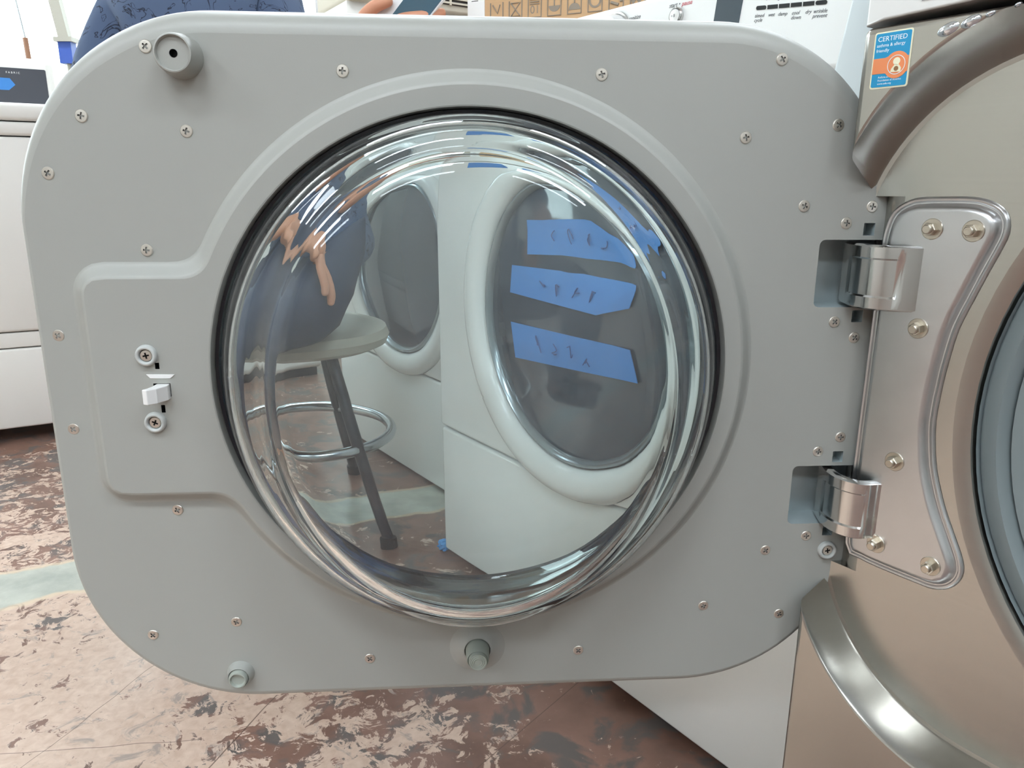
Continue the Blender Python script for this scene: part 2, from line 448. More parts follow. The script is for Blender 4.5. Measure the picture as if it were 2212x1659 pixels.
def text(name, body, size, material, parent, u, v, w, rot=0.0, shear=0.0, align='LEFT', extrude=0.0001):
    cu = bpy.data.curves.new(name, 'FONT'); cu.body = body; cu.size = size; cu.shear = shear
    cu.align_x = align; cu.extrude = extrude; cu.resolution_u = 3; cu.space_line = 0.85
    t = bpy.data.objects.new(name, cu); COL.objects.link(t)
    me = bpy.data.meshes.new_from_object(t); bpy.data.objects.remove(t)
    me.materials.clear(); me.materials.append(M[material])
    R = Matrix.Rotation(rot, 4, 'Z')
    for x in me.vertices:
        q = R @ x.co; x.co = (q.x, -q.z, q.y)
    o = obj(name, me, parent, (u, -w, v)); return o

def bake(o, mods):
    """apply modifiers, drop the helper cutters"""
    dg = bpy.context.evaluated_depsgraph_get(); dg.update()
    me = bpy.data.meshes.new_from_object(o.evaluated_get(dg)); o.modifiers.clear()
    old = o.data; o.data = me; me.name = old.name
    for c in mods: bpy.data.objects.remove(c)

# ------------------------------------------------------------------ the room
X0, X1, Y0, Y1, ZC = -4.2, 3.2, -3.6, 4.2, 2.9
def plane_box(name, a, b, m, kind='structure'):
    g = G(False); g.box(a, b); return tag(g.build(name, m, smooth=0), kind=kind)
plane_box('floor', (X0 - .1, Y0 - .1, -0.1), (X1 + .1, Y1 + .1, 0), 'floor')
plane_box('ceiling', (X0 - .1, Y0 - .1, ZC), (X1 + .1, Y1 + .1, ZC + .1), 'ceil')
plane_box('wall_right', (X1, Y0, 0), (X1 + .1, Y1, ZC), 'wall_dark')
plane_box('wall_front', (X0, Y0 - .1, 0), (X1, Y0, ZC), 'wall_dark')

def wall_with_openings(name, along, at, a0, a1, opens, thick, m):
    """wall along x (along='x') at y=at, or along y at x=at; opens = list of (a0,a1,z0,z1)"""
    g = G(False)
    def bx(p0, p1, z0, z1):
        if p1 - p0 < 1e-6 or z1 - z0 < 1e-6: return
        if along == 'x': g.box((p0, at, z0), (p1, at + thick, z1))
        else: g.box((at - thick, p0, z0), (at, p1, z1))
    cur = a0
    for (p0, p1, z0, z1) in sorted(opens):
        bx(cur, p0, 0, ZC); bx(p0, p1, 0, z0); bx(p0, p1, z1, ZC); cur = p1
    bx(cur, a1, 0, ZC)
    return tag(g.build(name, m, smooth=0), kind='structure')
WB = [(-4.1, -0.98, 0.95, 2.75)]
WL = [(2.0, 3.9, 0.9, 2.75)]
wall_with_openings('wall_back', 'x', Y1, X0, X1, WB, 0.12, 'wall')
wall_with_openings('wall_left', 'y', X0, Y0, Y1, WL, 0.12, 'wall')
def window(n, along, at, p0, p1, z0, z1):
    fr = 0.035
    e = bpy.data.objects.new('window_%d' % n, None); COL.objects.link(e); tag(e, kind='structure')
    def bx(name, a, b, c, d, m, t=0.02):
        g = G(False)
        if along == 'x': g.box((a, at + .05 - t, c), (b, at + .05 + t, d))
        else: g.box((at - .05 - t, a, c), (at - .05 + t, b, d))
        return g.build(name, m, e, smooth=0)
    for q in ((p0, p0 + fr, z0, z1), (p1 - fr, p1, z0, z1), (p0 + fr, p1 - fr, z0, z0 + fr), (p0 + fr, p1 - fr, z1 - fr, z1)): bx('window_frame', *q, 'alu')
    bx('window_pane', p0 + fr, p1 - fr, z0 + fr, z1 - fr, 'pane', 0.002)
for i, o in enumerate(WB): window(i + 1, 'x', Y1, *o)
for i, o in enumerate(WL): window(i + 2, 'y', X0, *o)

def ceiling_light(x, y, label, lx=1.2, ly=0.3):
    t = thing('ceiling_light', label, 'light', (x, y, ZC), 0, 'ceiling light troffers')
    g = G(False)
    for a, b in (((-lx / 2 - .02, -ly / 2 - .02), (lx / 2 + .02, -ly / 2)), ((-lx / 2 - .02, ly / 2), (lx / 2 + .02, ly / 2 + .02)), ((-lx / 2 - .02, -ly / 2), (-lx / 2, ly / 2)), ((lx / 2, -ly / 2), (lx / 2 + .02, ly / 2))):
        g.box((a[0], a[1], -0.05), (b[0], b[1], 0))
    g.build('frame', 'white_gloss', t, smooth=0)
    g = G(False); g.box((-lx / 2, -ly / 2, -0.045), (lx / 2, ly / 2, -0.03)); g.build('diffuser', 'lamp', t, smooth=0)
for (x, y) in ((-2.6, -2.5), (-0.6, -2.5), (1.4, -2.5), (-2.6, -0.9), (-0.6, -0.9), (1.4, -0.9), (-2.6, 2.5), (-0.6, 2.5), (1.4, 2.5)):
    ceiling_light(x, y, 'white ceiling light troffer with a glowing diffuser above the shop floor')

# ------------------------------------------------------------------ the washing machine
YAW = math.radians(-54.0)
VB = CAM_H - 0.13095          # floor height of the door-centre reference
washer = thing('washing_machine', 'stainless front-load washing machine with its grey-lined glass door swung open', 'washing machine', (0.27558, 0.503, 0.0), YAW)
WM = Matrix.Translation((0.27558, 0.503, 0)) @ Matrix.Rotation(YAW, 4, 'Z')

UL, UR, WF = -0.046, 0.691, 0.035
# cabinet
g = G(); g.box((UL + .004, 0.03, -0.74), (UR - .004, 0.975, -0.062)); del g.f[1], g.m[1]     # open towards the front panel
cb = g.build('cabinet', 'cab', washer, smooth=0); sd = cb.modifiers.new('sheet', 'SOLIDIFY'); sd.thickness = .002
# front panel with the door recess, open towards the hinge side
g = G()
fo = rrect(UL, UR, 0.095, VB + .2285, 0.005, 4)
bk = g.loop(fo, -0.06); prev = bk
for k in range(5):
    t = k / 4 * PI / 2; r = .0045
    q = offset(fo, -r * (1 - math.cos(t))); cur = g.loop(q, WF - r + r * math.sin(t)); g.strip(prev, cur); prev = cur
g.fill(list(zip(cur, q)), (), WF); g.fill(list(zip(bk, fo)), (), -.06, flip=True)
front = g.build('front_panel', 'steel', washer, smooth=0)
ro = ccw(rrect(-0.0550, 0.5625, VB - .2560, VB + .2335, 0.129, 24))
ri = ccw(rrect(-0.0530, 0.5600, VB - .2480, VB + .2130, 0.125, 24))
RC = (0.262, VB - 0.005); RR = 0.222
def lerp(a, b, t): return [(p[0] + (s[0] - p[0]) * t, p[1] + (s[1] - p[1]) * t) for p, s in zip(a, b)]
cuts = []
g = G()
tp = g.loop(offset(ro, .0016), .06); prev = tp
for d_, t, w in ((.0016, 0, WF), (.0005, .01, WF - .0005), (0, .04, WF - .0018), (0, .5, .018), (0, .85, .006), (0, .95, .002), (0, 1.0, .0005)):
    c2 = g.loop(offset(lerp(ro, ri, t), d_) if d_ else lerp(ro, ri, t), w); g.strip(prev, c2); prev = c2
rf = offset(ri, -0.003); c2 = g.loop(rf, 0.0); g.strip(prev, c2)
g.fill(list(zip(c2, rf)), (), 0.0); g.face(tp[::-1])
cuts.append(g.build('cut', 'steel', None, 0))
# rounded hinge-side edge of the recess floor
g = G()
arc_ = [(-.0235 - .0225 * math.sin(a), -.024 + .024 * math.cos(a)) for a in [PI / 2 * k / 10 for k in range(11)]]
pr_ = [(-.0235, .004)] + arc_ + [(-.060, -.024), (-.060, .004)]
A = g.loop([(u, VB - .150, w) for u, w in pr_]); B = g.loop([(u, VB + .126, w) for u, w in pr_]); g.strip(A, B); g.face(A); g.face(B[::-1])
cuts.append(g.build('cut', 'steel', None, 0))
g = G(); g.lathe([(0, .03), (RR + .012, .03), (RR + .012, .0), (RR + .006, -.001), (RR + .002, -.003), (RR, -.007), (RR, -.08), (0, -.08)], RC, 96)
cuts.append(g.build('cut', 'steel', None, 0))
for c in cuts:
    c.matrix_world = WM
    b = front.modifiers.new('b', 'BOOLEAN'); b.operation = 'DIFFERENCE'; b.solver = 'EXACT'; b.object = c
bake(front, cuts); shade(front.data, 32); flatten(front.data)

# kick panel
g = G(); g.prism(rrect(UL + .002, UR - .002, 0.012, 0.092, 0.004, 3), -0.06, 0.03, r=.004); g.build('kick_panel', 'steel', washer)
# control panel with slightly arched lower edge
bot = [(UL + .0005, VB + .2295), (UL + .012, VB + .2318)] + [(UL + .012 + (UR - UL - .024) * k / 16, VB + .2318 + .010 * math.sin(PI * k / 16)) for k in range(1, 16)] + [(UR - .012, VB + .2318), (UR - .0005, VB + .2295)]
g = G(); g.prism(bot + [(UR - .0005, 0.975), (UR - .012, 0.985), (UL + .012, 0.985), (UL + .0005, 0.975)], -0.06, WF - .001, r=.0016)
cp = g.build('control_panel', 'panel_silver', washer, wn=True)
g = G(); g.prism(rrect(-.012, .0105, VB + .2385, VB + .272, .001, 2), WF - .0012, WF - .0006)
lb = g.build('energy_label', 'label', cp)
tag(lb, 'small white paper label with a grey outline')
g = G()
for a, b, c, d in ((-.0115, .010, VB + .2388, VB + .2391), (-.0115, .010, VB + .2432, VB + .2435), (-.0115, -.0112, VB + .2388, VB + .272), (.0097, .010, VB + .2388, VB + .272)): g.box((a, c, WF - .0007), (b, d, WF - .0004))
g.build('label_border', 'print_grey', cp, smooth=0)
text('label_lettering', 'ENERGY STAR', .0021, 'print_grey', cp, -.0098, VB + .2405, WF - .0007)
g = G(); g.lathe([(0, WF - .0005), (.0095, WF - .0005), (.0100, WF - .0010)], (0.0265, VB + .2495), 32); ov = g.build('emblem', 'slot', cp)
for v in ov.data.vertices: v.co.z = VB + .2495 + (v.co.z - VB - .2495) * 1.1
text('emblem_lettering', 'he', .013, 'print_white', cp, 0.0205, VB + .2450, WF - .0006)
# bulges of peeled plastic film under the panel seam
g0 = None
for i, (u, v, a, b) in enumerate(((.0065, VB + .2205, .0062, .0034), (.0185, VB + .2228, .0056, .0030), (.0285, VB + .2252, .0028, .0016), (.0420, VB + .2275, .0020, .0013))):
    g = G()
    g.lathe([(0, WF + .0022), (.35, WF + .0020), (.7, WF + .0013), (.9, WF + .0006), (1, WF + .0001)], (0, 0), 20)
    me = g.mesh('film_bubble', 'drop', 60)
    for x in me.vertices: x.co.x *= a; x.co.z *= b
    me.transform(Matrix.Rotation(-0.35, 4, 'Y')); obj('film_bubble', me, washer, (u, 0, v))

# tub gasket and drum
g = G()
g.lathe([(RR - .0005, -.005), (RR - .001, -.010), (RR - .003, -.0075), (RR - .012, -.006), (RR - .016, -.010), (RR - .0175, -.018), (RR - .0185, -.012), (RR - .028, -.013), (RR - .034, -.020), (RR - .036, -.034), (RR - .038, -.075), (RR - .020, -.10), (RR - .022, -.14)], RC, 96)
g.build('tub_gasket', 'gasket', washer, smooth=50)
g = G(); g.lathe([(RR - .022, -.13), (RR + .02, -.14), (RR + .03, -.18), (RR + .03, -.56), (RR, -.60), (0, -.60)], RC, 64)
dr = g.build('drum', 'drum_steel', washer, smooth=50)
for k in range(3):
    a = math.radians(30 + 120 * k); R0 = RR + .028; g = G()
    rows = []
    for w in (-.19, -.20, -.36, -.53, -.55):
        hgt = .012 if w in (-.19, -.55) else .062
        rows.append([g.P(RC[0] + (R0 - r) * math.cos(a + d), RC[1] + (R0 - r) * math.sin(a + d), w) for d, r in ((-.20, 0), (-.10, hgt * .6), (0, hgt), (.10, hgt * .6), (.20, 0))])
    for p_, q_ in zip(rows, rows[1:]): g.strip(p_, q_, closed=False)
    g.build('drum_baffle', 'gasket', dr, 50)

# sticker on the front panel
g = G(); sv = VB + .003
sp = rrect(-.0375, -.0135, sv + .1885, sv + .2215, .0015, 4)
g.prism(sp, WF - .0003, WF + .0004); st = g.build('certification_sticker', 'st_cream', washer, smooth=0)
tag(st, 'blue and orange certification sticker with a cream border')
def flat(name, pts, m, parent, w0, w1):
    g = G(); g.prism(pts, w0, w1); return g.build(name, m, parent, smooth=0)
flat('sticker_field', rrect(-.0366, -.0144, sv + .1894, sv + .2206, .001, 3), 'st_blue', st, WF + .0002, WF + .0006)
sc_ = (-.0215, sv + .2015)
band = [(-.0366, sv + .1972), (-.0290, sv + .1972)] + [(sc_[0] + .0078 * math.cos(a), sc_[1] + .0078 * math.sin(a)) for a in [math.radians(d) for d in range(215, 326, 10)]] + [(-.0144, sv + .1972), (-.0144, sv + .2062)] + [(sc_[0] + .0078 * math.cos(a), sc_[1] + .0078 * math.sin(a)) for a in [math.radians(d) for d in range(37, 146, 10)]] + [(-.0290, sv + .2062), (-.0366, sv + .2062)]
flat('sticker_band', band, 'st_orange', st, WF + .0004, WF + .0008)
g = G()
a = g.loop(circle(sc_, .0056, 40), WF + .001); b = g.loop(circle(sc_, .0052, 40), WF + .001); g.strip(a, b); g.build('emblem_ring', 'st_white', st, smooth=0)
flat('emblem_head', circle((sc_[0], sc_[1] + .0020), .0022, 24), 'st_cream', st, WF + .0006, WF + .0010)
flat('emblem_body', [(sc_[0] - .0034, sc_[1] - .0040), (sc_[0] + .0030, sc_[1] - .0042), (sc_[0] + .0032, sc_[1] - .002), (sc_[0] + .0014, sc_[1] + .0002), (sc_[0] - .0010, sc_[1] + .0002), (sc_[0] - .0028, sc_[1] - .002)], 'st_cream', st, WF + .0006, WF + .0010)
flat('emblem_heart', circle((sc_[0] + .0002, sc_[1] - .0022), .0014, 16), 'st_brown', st, WF + .0009, WF + .0012)
text('sticker_title', 'CERTIFIED', .0040, 'st_white', st, -.0352, sv + .2160, WF + .0006)
text('sticker_line', 'asthma & allergy', .0027, 'st_white', st, -.0355, sv + .2128, WF + .0006)
text('sticker_line', 'friendly', .0027, 'st_white', st, -.0355, sv + .2098, WF + .0006)
for i, s in enumerate(('Asthma and Allergy', 'Foundation of America', 'www.aafa.org')):
    text('sticker_line', s, .0016, 'st_white', st, -.0325, sv + .1946 - i * .0019, WF + .0006)

# hinge bracket bolted to the recess floor
bo = [(-27, 103), (-24, 112), (-17, 117), (-9, 118.5), (5, 119), (19, 119), (28, 117), (34, 113), (35.5, 106), (33, 97), (28, 83), (22, 65), (16, 46), (13, 27), (11, 7), (10, -19), (12, -38), (16, -57), (24, -79), (34, -99), (41, -113), (42, -121), (38, -128), (31, -131.5), (20, -132), (-7, -132), (-20, -131), (-27, -128), (-28, -100), (-28, -50), (-28, 0), (-28, 50), (-28, 90)]
bo = ccw([(a / 1000, VB + b / 1000) for a, b in bo]); bo = smooth_closed(bo, 3)
g = G()
o1 = offset(bo, .0075)
l0 = g.loop(o1, 0.0002); pv = l0
for d, w in ((.0070, .0016), (.0060, .0024), (.0048, .0022), (.0040, .0012), (.0032, .0012), (.0020, .0030), (.0008, .0052), (-.0006, .0062), (-.0020, .0066)):
    qq = offset(bo, d); cc = g.loop(qq, w); g.strip(pv, cc); pv = cc
g.fill(list(zip(pv, qq)), (), .0066)
bracket = g.build('hinge_bracket', 'cast', washer, smooth=40, wn=True)
# bolts
def bolt_mesh():
    g = G()
    g.lathe([(.0001, .0009), (.0064, .0009), (.0068, .0004), (.0068, -.001)], (0, 0), 24)
    h = [(.0043 * math.cos(math.radians(60 * k + 15)), .0043 * math.sin(math.radians(60 * k + 15))) for k in range(6)]
    g.prism(h, .0005, .0056, r=.0004, seg=1)
    g.lathe([(0, .0082), (.0024, .0082), (.0030, .0076), (.0030, .0045)], (0, 0), 16)
    return g.mesh('bolt', M['bolt'], 25)
bm_ = bolt_mesh()
for (u, v) in ((0, 106), (25, 106), (0, 41), (-3, -54), (-8, -119), (31, -120)):
    b = obj('bolt', bm_, bracket, (u / 1000, -.0066, VB + v / 1000)); b.rotation_euler = (0, random.random(), 0)

# ------------------------------------------------------------------ the door (part of the washer)
DYAW = 0.06944987
dn = Vector((-math.sin(DYAW), math.cos(DYAW), 0)); dd = Vector((math.cos(DYAW), math.sin(DYAW), 0))
dloc = dn * 0.52 + dd * 0.00899 + Vector((0, 0, VB))
DM = Matrix.Translation(dloc) @ Matrix.Rotation(DYAW, 4, 'Z')

outl = ccw(rrect(-.294, .294, -.2565, .2365, .130, 28))
HC, HR = (0.0, 0.002), 0.1775
def sdf_plateau(u, v):
    c = math.hypot(u - 0.0, v - 0.004) - 0.190
    # rounded rectangle for the latch field
    cx, cy, hx, hy, r = -0.130, -0.004, 0.125, 0.0757, 0.012
    qx, qy = abs(u - cx) - hx + r, abs(v - cy) - hy + r
    b = math.hypot(max(qx, 0), max(qy, 0)) + min(max(qx, qy), 0) - r
    k = 0.014
    h = max(k - abs(c - b), 0) / k
    return min(c, b) - h * h * k * 0.25
def plateau(level, n=300):
    o = []
    for i in range(n):
        a = 2 * PI * i / n; du, dv = math.cos(a), math.sin(a); lo_, hi_ = 0.0, 0.4
        for _ in range(40):
            m_ = (lo_ + hi_) / 2
            if sdf_plateau(-0.06 + du * m_, dv * m_) < level: lo_ = m_
            else: hi_ = m_
        o.append((-0.06 + du * lo_, dv * lo_))
    return o
g = G()
PH = .008
back = g.loop(outl, -.030)
prev = g.loop(outl, -.0165); g.strip(back, prev)
unit = [(a[0] - p[0], a[1] - p[1]) for p, a in zip(outl, offset(outl, 1.0))]
def fillet(k):
    o = []
    for p, n in zip(outl, unit):
        r = .0055 + .0095 * max(0.0, min(1.0, n[1] * 1.15)) ** 0.8 + .003 * max(0.0, -n[1])
        o.append((p[0] - n[0] * r * k, p[1] - n[1] * r * k))
    return o
for k in range(1, 8):
    t = k / 7 * PI / 2
    q = fillet(1 - math.cos(t)); cur = g.loop(q, -.0165 + .0165 * math.sin(t)); g.strip(prev, cur); prev = cur
fl = q
base = plateau(.0095); lb_ = g.loop(base, 0.0)
g.fill(list(zip(prev, fl)), [list(zip(lb_, base))], 0.0)
prev = lb_
for lv, w in ((.0083, .0003), (.0070, .0011), (.0050, .0031), (.0030, .0052), (.0015, .0068), (.0005, .0076), (-.0010, PH)):
    pl = plateau(lv); cur = g.loop(pl, w); g.strip(prev, cur); prev = cur
hc = circle(HC, HR + .0015, 128); hl = g.loop(hc, PH)
g.fill(list(zip(prev, pl)), [list(zip(hl, hc))], PH)
pv = hl
for r, w in ((HR + .0006, PH - .0003), (HR, PH - .0012), (HR, -.030)):
    cc = g.loop(circle(HC, r, 128), w); g.strip(pv, cc); pv = cc
g.fill(list(zip(back, outl)), [list(zip(pv, circle(HC, HR, 128)))], -.030, flip=True)
door = g.build('door', ['door_grey', 'pocket', 'black'], washer, smooth=0)
door.matrix_local = WM.inverted() @ DM
tag(door, 'grey plastic inner face of the open door')
# pockets and holes are cut out
cut = G(); cuts = []
def cutter(pts, w0, w1, m):
    g = G(); g.prism(ccw(pts), w0, w1); c = g.build('cut', ['door_grey', 'pocket', 'black'], None, smooth=0)
    c.data.polygons.foreach_set('material_index', [m] * len(c.data.polygons)); c.matrix_world = DM; cuts.append(c)
cutter(rrect(.2412, .34, .0490, .0963, .004, 4), -.024, .02, 1)
cutter(rrect(.2390, .34, -.1180, -.0710, .004, 4), -.024, .02, 1)
for (u, v) in ((.2755, .1035), (.2745, .0425), (.2727, -.0640), (.2717, -.1240)):
    cutter(rrect(u - .0040, u + .0040, v - .0043, v + .0043, .0003, 2), -.012, .02, 1)
for (u0, u1, v0, v1) in ((-.2140, -.2112, .0104, .0147), (-.2130, -.2104, -.0202, -.0148), (-.2165, -.2052, -.0088, .0004)):
    cutter(rrect(u0, u1, v0, v1, .0002, 2), -.018, .03, 2)
for c in cuts:
    b = door.modifiers.new('b', 'BOOLEAN'); b.operation = 'DIFFERENCE'; b.solver = 'EXACT'; b.object = c
    try: b.material_mode = 'TRANSFER'
    except Exception: pass
bake(door, cuts)
shade(door.data, 35); flatten(door.data)

def dpart(g, name, mats, smooth=40, wn=False): return g.build(name, mats, door, smooth, wn=wn)

# outer shell of the door
g = G(); os_ = offset(outl, .0012)
l0 = g.loop(outl, -.0168); l1 = g.loop(os_, -.0175); g.strip(l0, l1)
pv = g.loop(os_, -.044); g.strip(l1, pv)
for k in range(1, 5):
    t = k / 4 * PI / 2; q = offset(os_, -.012 * (1 - math.cos(t))); cur = g.loop(q, -.044 - .012 * math.sin(t)); g.strip(pv, cur); pv = cur
hb = circle(HC, .203, 96); hl = g.loop(hb, -.056); g.fill(list(zip(pv, q)), [list(zip(hl, hb))], -.056, flip=True)
h2 = g.loop(circle(HC, .2005, 96), -.0545); g.strip(hl, h2)
h3 = g.loop(circle(HC, .1785, 96), -.031); g.strip(h2, h3)
dpart(g, 'door_shell', 'white_gloss', 35)
# black seal round the glass
g = G(); g.lathe([(HR - .0002, -.002), (HR - .0008, .001), (HR - .0030, .0005), (HR - .0034, -.028), (HR - .0002, -.028)], HC, 128); dpart(g, 'glass_seal', 'rubber_black', 50)
# outer window pane
g = G(); g.lathe([(0, -.050), (.196, -.050), (.196, -.0525), (0, -.0525)], HC, 96); dpart(g, 'outer_window', 'pane', 30)

# glass bowl
prof = smooth_open([(0, .0632), (.050, .0626), (.085, .0612), (.110, .0592), (.1240, .0568), (.1325, .0535), (.1385, .0492), (.1430, .0445), (.1475, .0405), (.1530, .0375), (.1590, .0348), (.1640, .0312), (.1677, .0262), (.1703, .0185), (.1720, .0085), (.1732, -.0040)], 5)
prof += [(.1735, -.013)]
TH = .0052   # wall thickness of the glass
prof_in = []
for k_ in range(len(prof) - 1, -1, -1):
    a_ = Vector(prof[min(k_ + 1, len(prof) - 1)]) - Vector(prof[max(k_ - 1, 0)])
    n_ = Vector((a_.y, -a_.x)).normalized()      # towards the hollow side
    q_ = Vector(prof[k_]) + n_ * TH
    prof_in.append((max(q_.x, 0.0) if k_ else 0.0, q_.y if k_ < len(prof) - 1 else -.013))
g = G(); g.lathe([tuple(p) for p in prof] + [tuple(p) for p in prof_in], (0, 0), 160)
for i, (x, y, z) in enumerate(g.v):
    w = -y; k = max(w, 0) / .06
    k2 = k * k
    g.v[i] = (x * (1 - .07 * k), -(w * 1.06 * (1 - 0.38 * min(k, 1) * (z / .14))), z * (1 + (.12 if z > 0 else .21) * k2) + HC[1] + .002 * k)
bowl = dpart(g, 'glass_bowl', 'glass', 75)
tag(bowl, 'clear domed glass bowl of the door')

# screws
def screw_mesh():
    g = G(); c = circle((0, 0), .0036, 24)
    a = .00055; b = .0021
    cr = [(a, a), (a, b), (-a, b), (-a, a), (-b, a), (-b, -a), (-a, -a), (-a, -b), (a, -b), (a, -a), (b, -a), (b, a)]
    cr = ccw(cr)
    l0 = g.loop(circle((0, 0), .0041, 24), -.0002); l1 = g.loop(circle((0, 0), .0039, 24), .0004); l2 = g.loop(c, .0007)
    g.strip(l0, l1); g.strip(l1, l2)
    lc = g.loop(cr, .0008); g.fill(list(zip(l2, c)), [list(zip(lc, cr))], .0008)
    cb = [(x * .7, y * .7) for x, y in cr]; lbm = g.loop(cb, -.0010); g.strip(lc, lbm, 1); g.fill(list(zip(lbm, cb)), (), -.0010, 1)
    return g.mesh('screw', ['screw', 'screw_dark'], 30)
sm = screw_mesh()
SCREWS = [(-200.9, 213.1), (-81.4, 200.8), (84.0, 201.2), (202.7, 212.3), (245.3, 172.1), (182.5, 163.4), (-244.4, 172.0), (-181.1, 163.6), (-269.5, 137.2), (-213.9, 88.9), (-277.8, 32.2), (-276.8, -33.6), (-212.9, -95.4), (-241.0, -195.8), (-179.2, -187.1), (-81.4, -222.4), (80.7, -221.5), (178.4, -185.7), (239.9, -194.8), (223.9, -139.4), (255.0, -128.1), (256.9, -59.5), (272.8, -48.4), (274.1, 27.0), (258.0, 38.6), (258.5, 107.7), (227.3, 119.1), (275.6, 119.0)]
def add_screw(u, v, w):
    s = obj('screw', sm, door, (u, -w, v)); s.rotation_euler = (random.uniform(-.04, .04), random.uniform(0, 1.57), random.uniform(-.04, .04)); return s
for u, v in SCREWS:
    add_screw(u / 1000, v / 1000, .0000 if abs(u) < 276.5 else -.0004)
# screws that sit in raised collars
def collar(u, v, w):
    g = G(); g.lathe([(.0042, .0004), (.0044, .0026), (.0050, .0034), (.0058, .0036), (.0067, .0030), (.0071, .0016), (.0073, 0)], (0, 0), 32)
    o = g.build('screw_collar', 'collar', door, 50, loc=(u, -w, v)); add_screw(u, v, w + .0012)
collar(-.2185, .0200, PH); collar(-.2176, -.0268, PH); collar(.2726, -.1403, 0)

# bumpers
g = G(); g.lathe([(.0132, -.001), (.0129, .006), (.0116, .0155), (.0110, .0168), (.0103, .0170), (.0098, .0160), (.0095, .0148), (.0024, .0148)], (-.1795, .2072), 48)
dpart(g, 'bumper_cup', 'door_grey', 45)
g = G(); g.lathe([(.0024, .0150), (.0024, .0090), (0, .0090)], (-.1795, .2072), 24); dpart(g, 'bumper_hole', 'rubber_black', 45)
g = G(); c_ = (.0015, -.2152)
g.lathe([(.0225, -.0003), (.0185, .0008), (.0150, .0026), (.0122, .0046), (.0108, .0054), (.0100, .0054), (.0098, .002)], c_, 48); dpart(g, 'bumper_mount', 'door_grey', 60)
g = G(); g.lathe([(.0092, .002), (.0090, .010), (.0082, .0172), (.0078, .0182), (.0074, .0175), (.0071, .0172), (.0070, .0195), (.0066, .0208), (.0060, .0206), (.0056, .0210), (.0050, .0206), (.0044, .0212), (.0038, .0208), (.0032, .0214), (.0024, .0210), (.0010, .0214), (0, .0212)], c_, 40)
dpart(g, 'rubber_bumper', 'bumper2', 35)
g = G(); c2_ = (-.1795, -.2310)
g.lathe([(.0105, -.0005), (.0090, .0035), (.0084, .0065), (.0080, .0072), (.0076, .0070), (.0074, .005)], c2_, 40); dpart(g, 'bumper_mount', 'door_grey', 60)
g = G(); g.lathe([(.0071, .004), (.0070, .0085), (.0064, .0102), (.0056, .0104), (.0050, .0094), (.0047, .0082), (0, .0080)], c2_, 40); dpart(g, 'rubber_bumper', 'bumper', 45)

# latch: bright lip and hooked tongue
g = G()
li = g.loop([(-.2205, .0068), (-.2015, .0066), (-.2050, .0036), (-.2176, .0037)], PH + .0001)
lt = g.loop([(-.2200, .0066), (-.2020, .0064), (-.2046, .0042), (-.2180, .0043)], PH + .0006); g.strip(li, lt); g.face(lt)
dpart(g, 'latch_lip', 'latch', 0)
g = G()
prof_h = [(-.2060, PH - .012), (-.2060, PH + .004), (-.2100, PH + .0125), (-.2150, PH + .0165), (-.2185, PH + .0150), (-.2166, PH + .0118), (-.2150, PH + .0060), (-.2140, PH - .012)]
A = [g.P(u, .0000, w) for u, w in prof_h]; B = [g.P(u, -.0104, w) for u, w in prof_h]
A2 = [g.P(u + .0004, .0004, w - .0003) for u, w in prof_h]
g.strip(A, B)
g.face(A[::-1]); g.face(B)
tongue = dpart(g, 'latch_hook', 'latch', 0)
bv = tongue.modifiers.new('bevel', 'BEVEL'); bv.width = .0006; bv.segments = 2
g = G()
g.box((-.2172, -.0070, PH + .0085), (-.2152, -.0018, PH + .0128)); dpart(g, 'latch_notch', 'collar', 0)

# hinge arms: curved cast arms from the bracket into the door pockets
def arm(v0, v1, du=0.0):
    path = smooth_open([(-.0620, .0020), (-.0565, .0075), (-.0495, .0138), (-.0405, .0195), (-.0300, .0218), (-.0200, .0200 ), (-.0115 + du * .5, .0150), (-.0055 + du, .0090), (-.0020 + du, .0045)], 5)
    n = len(path); g = G(); th = .006
    nor = []
    for i in range(n):
        a = Vector(path[max(i - 1, 0)]); b = Vector(path[min(i + 1, n - 1)]); t = (b - a).normalized(); nor.append(Vector((-t.y, t.x)))
    s = 1 if nor[n // 2].y > 0 else -1
    rows = [(v0, -.002), (v0 + .0012, 0), (v0 + .0085, 0), (v0 + .0097, -.0012), (v1 - .0097, -.0012), (v1 - .0085, 0), (v1 - .0012, 0), (v1, -.002)]
    grid = []
    for i in range(n):
        p = Vector(path[i]); t = i / (n - 1); inset = 0.24 < t < 0.74
        row = []
        for k, (v, d) in enumerate(rows):
            if k in (3, 4) and not inset: d = 0
            q = p + nor[i] * s * d; row.append(g.P(q.x, v, q.y))
        q0 = p - nor[i] * s * th; row.append(g.P(q0.x, v1, q0.y)); row.append(g.P(q0.x, v0, q0.y))
        grid.append(row)
    for i in range(n - 1): g.strip(grid[i], grid[i + 1])
    g.face(grid[0]); g.face(grid[-1][::-1])
    return g.build('hinge_arm', 'chrome', bracket, smooth=38)
arm(VB + .0510, VB + .0945); arm(VB - .1165, VB - .0725, -.006)

# scraps of torn foil stuck along the hinge edge of the door
def foil(pts, wd, name='foil_scrap'):
    g = G(); rows = []
    for (u, v, w) in pts:
        rows.append([g.P(u + random.uniform(-.0012, .0012) + k * wd / 4, v + random.uniform(-.001, .001), w + random.uniform(-.002, .002)) for k in range(5)])
    for a, b in zip(rows, rows[1:]): g.strip(a, b, closed=False)
    o = dpart(g, name, 'foil', 0); sd = o.modifiers.new('thick', 'SOLIDIFY'); sd.thickness = .0004
foil([(.2905 + .001 * math.sin(i), -.124 - i * .0045, -.019) for i in range(12)], .012)
foil([(.2925, .142 - i * .005, -.022) for i in range(10)], .007)

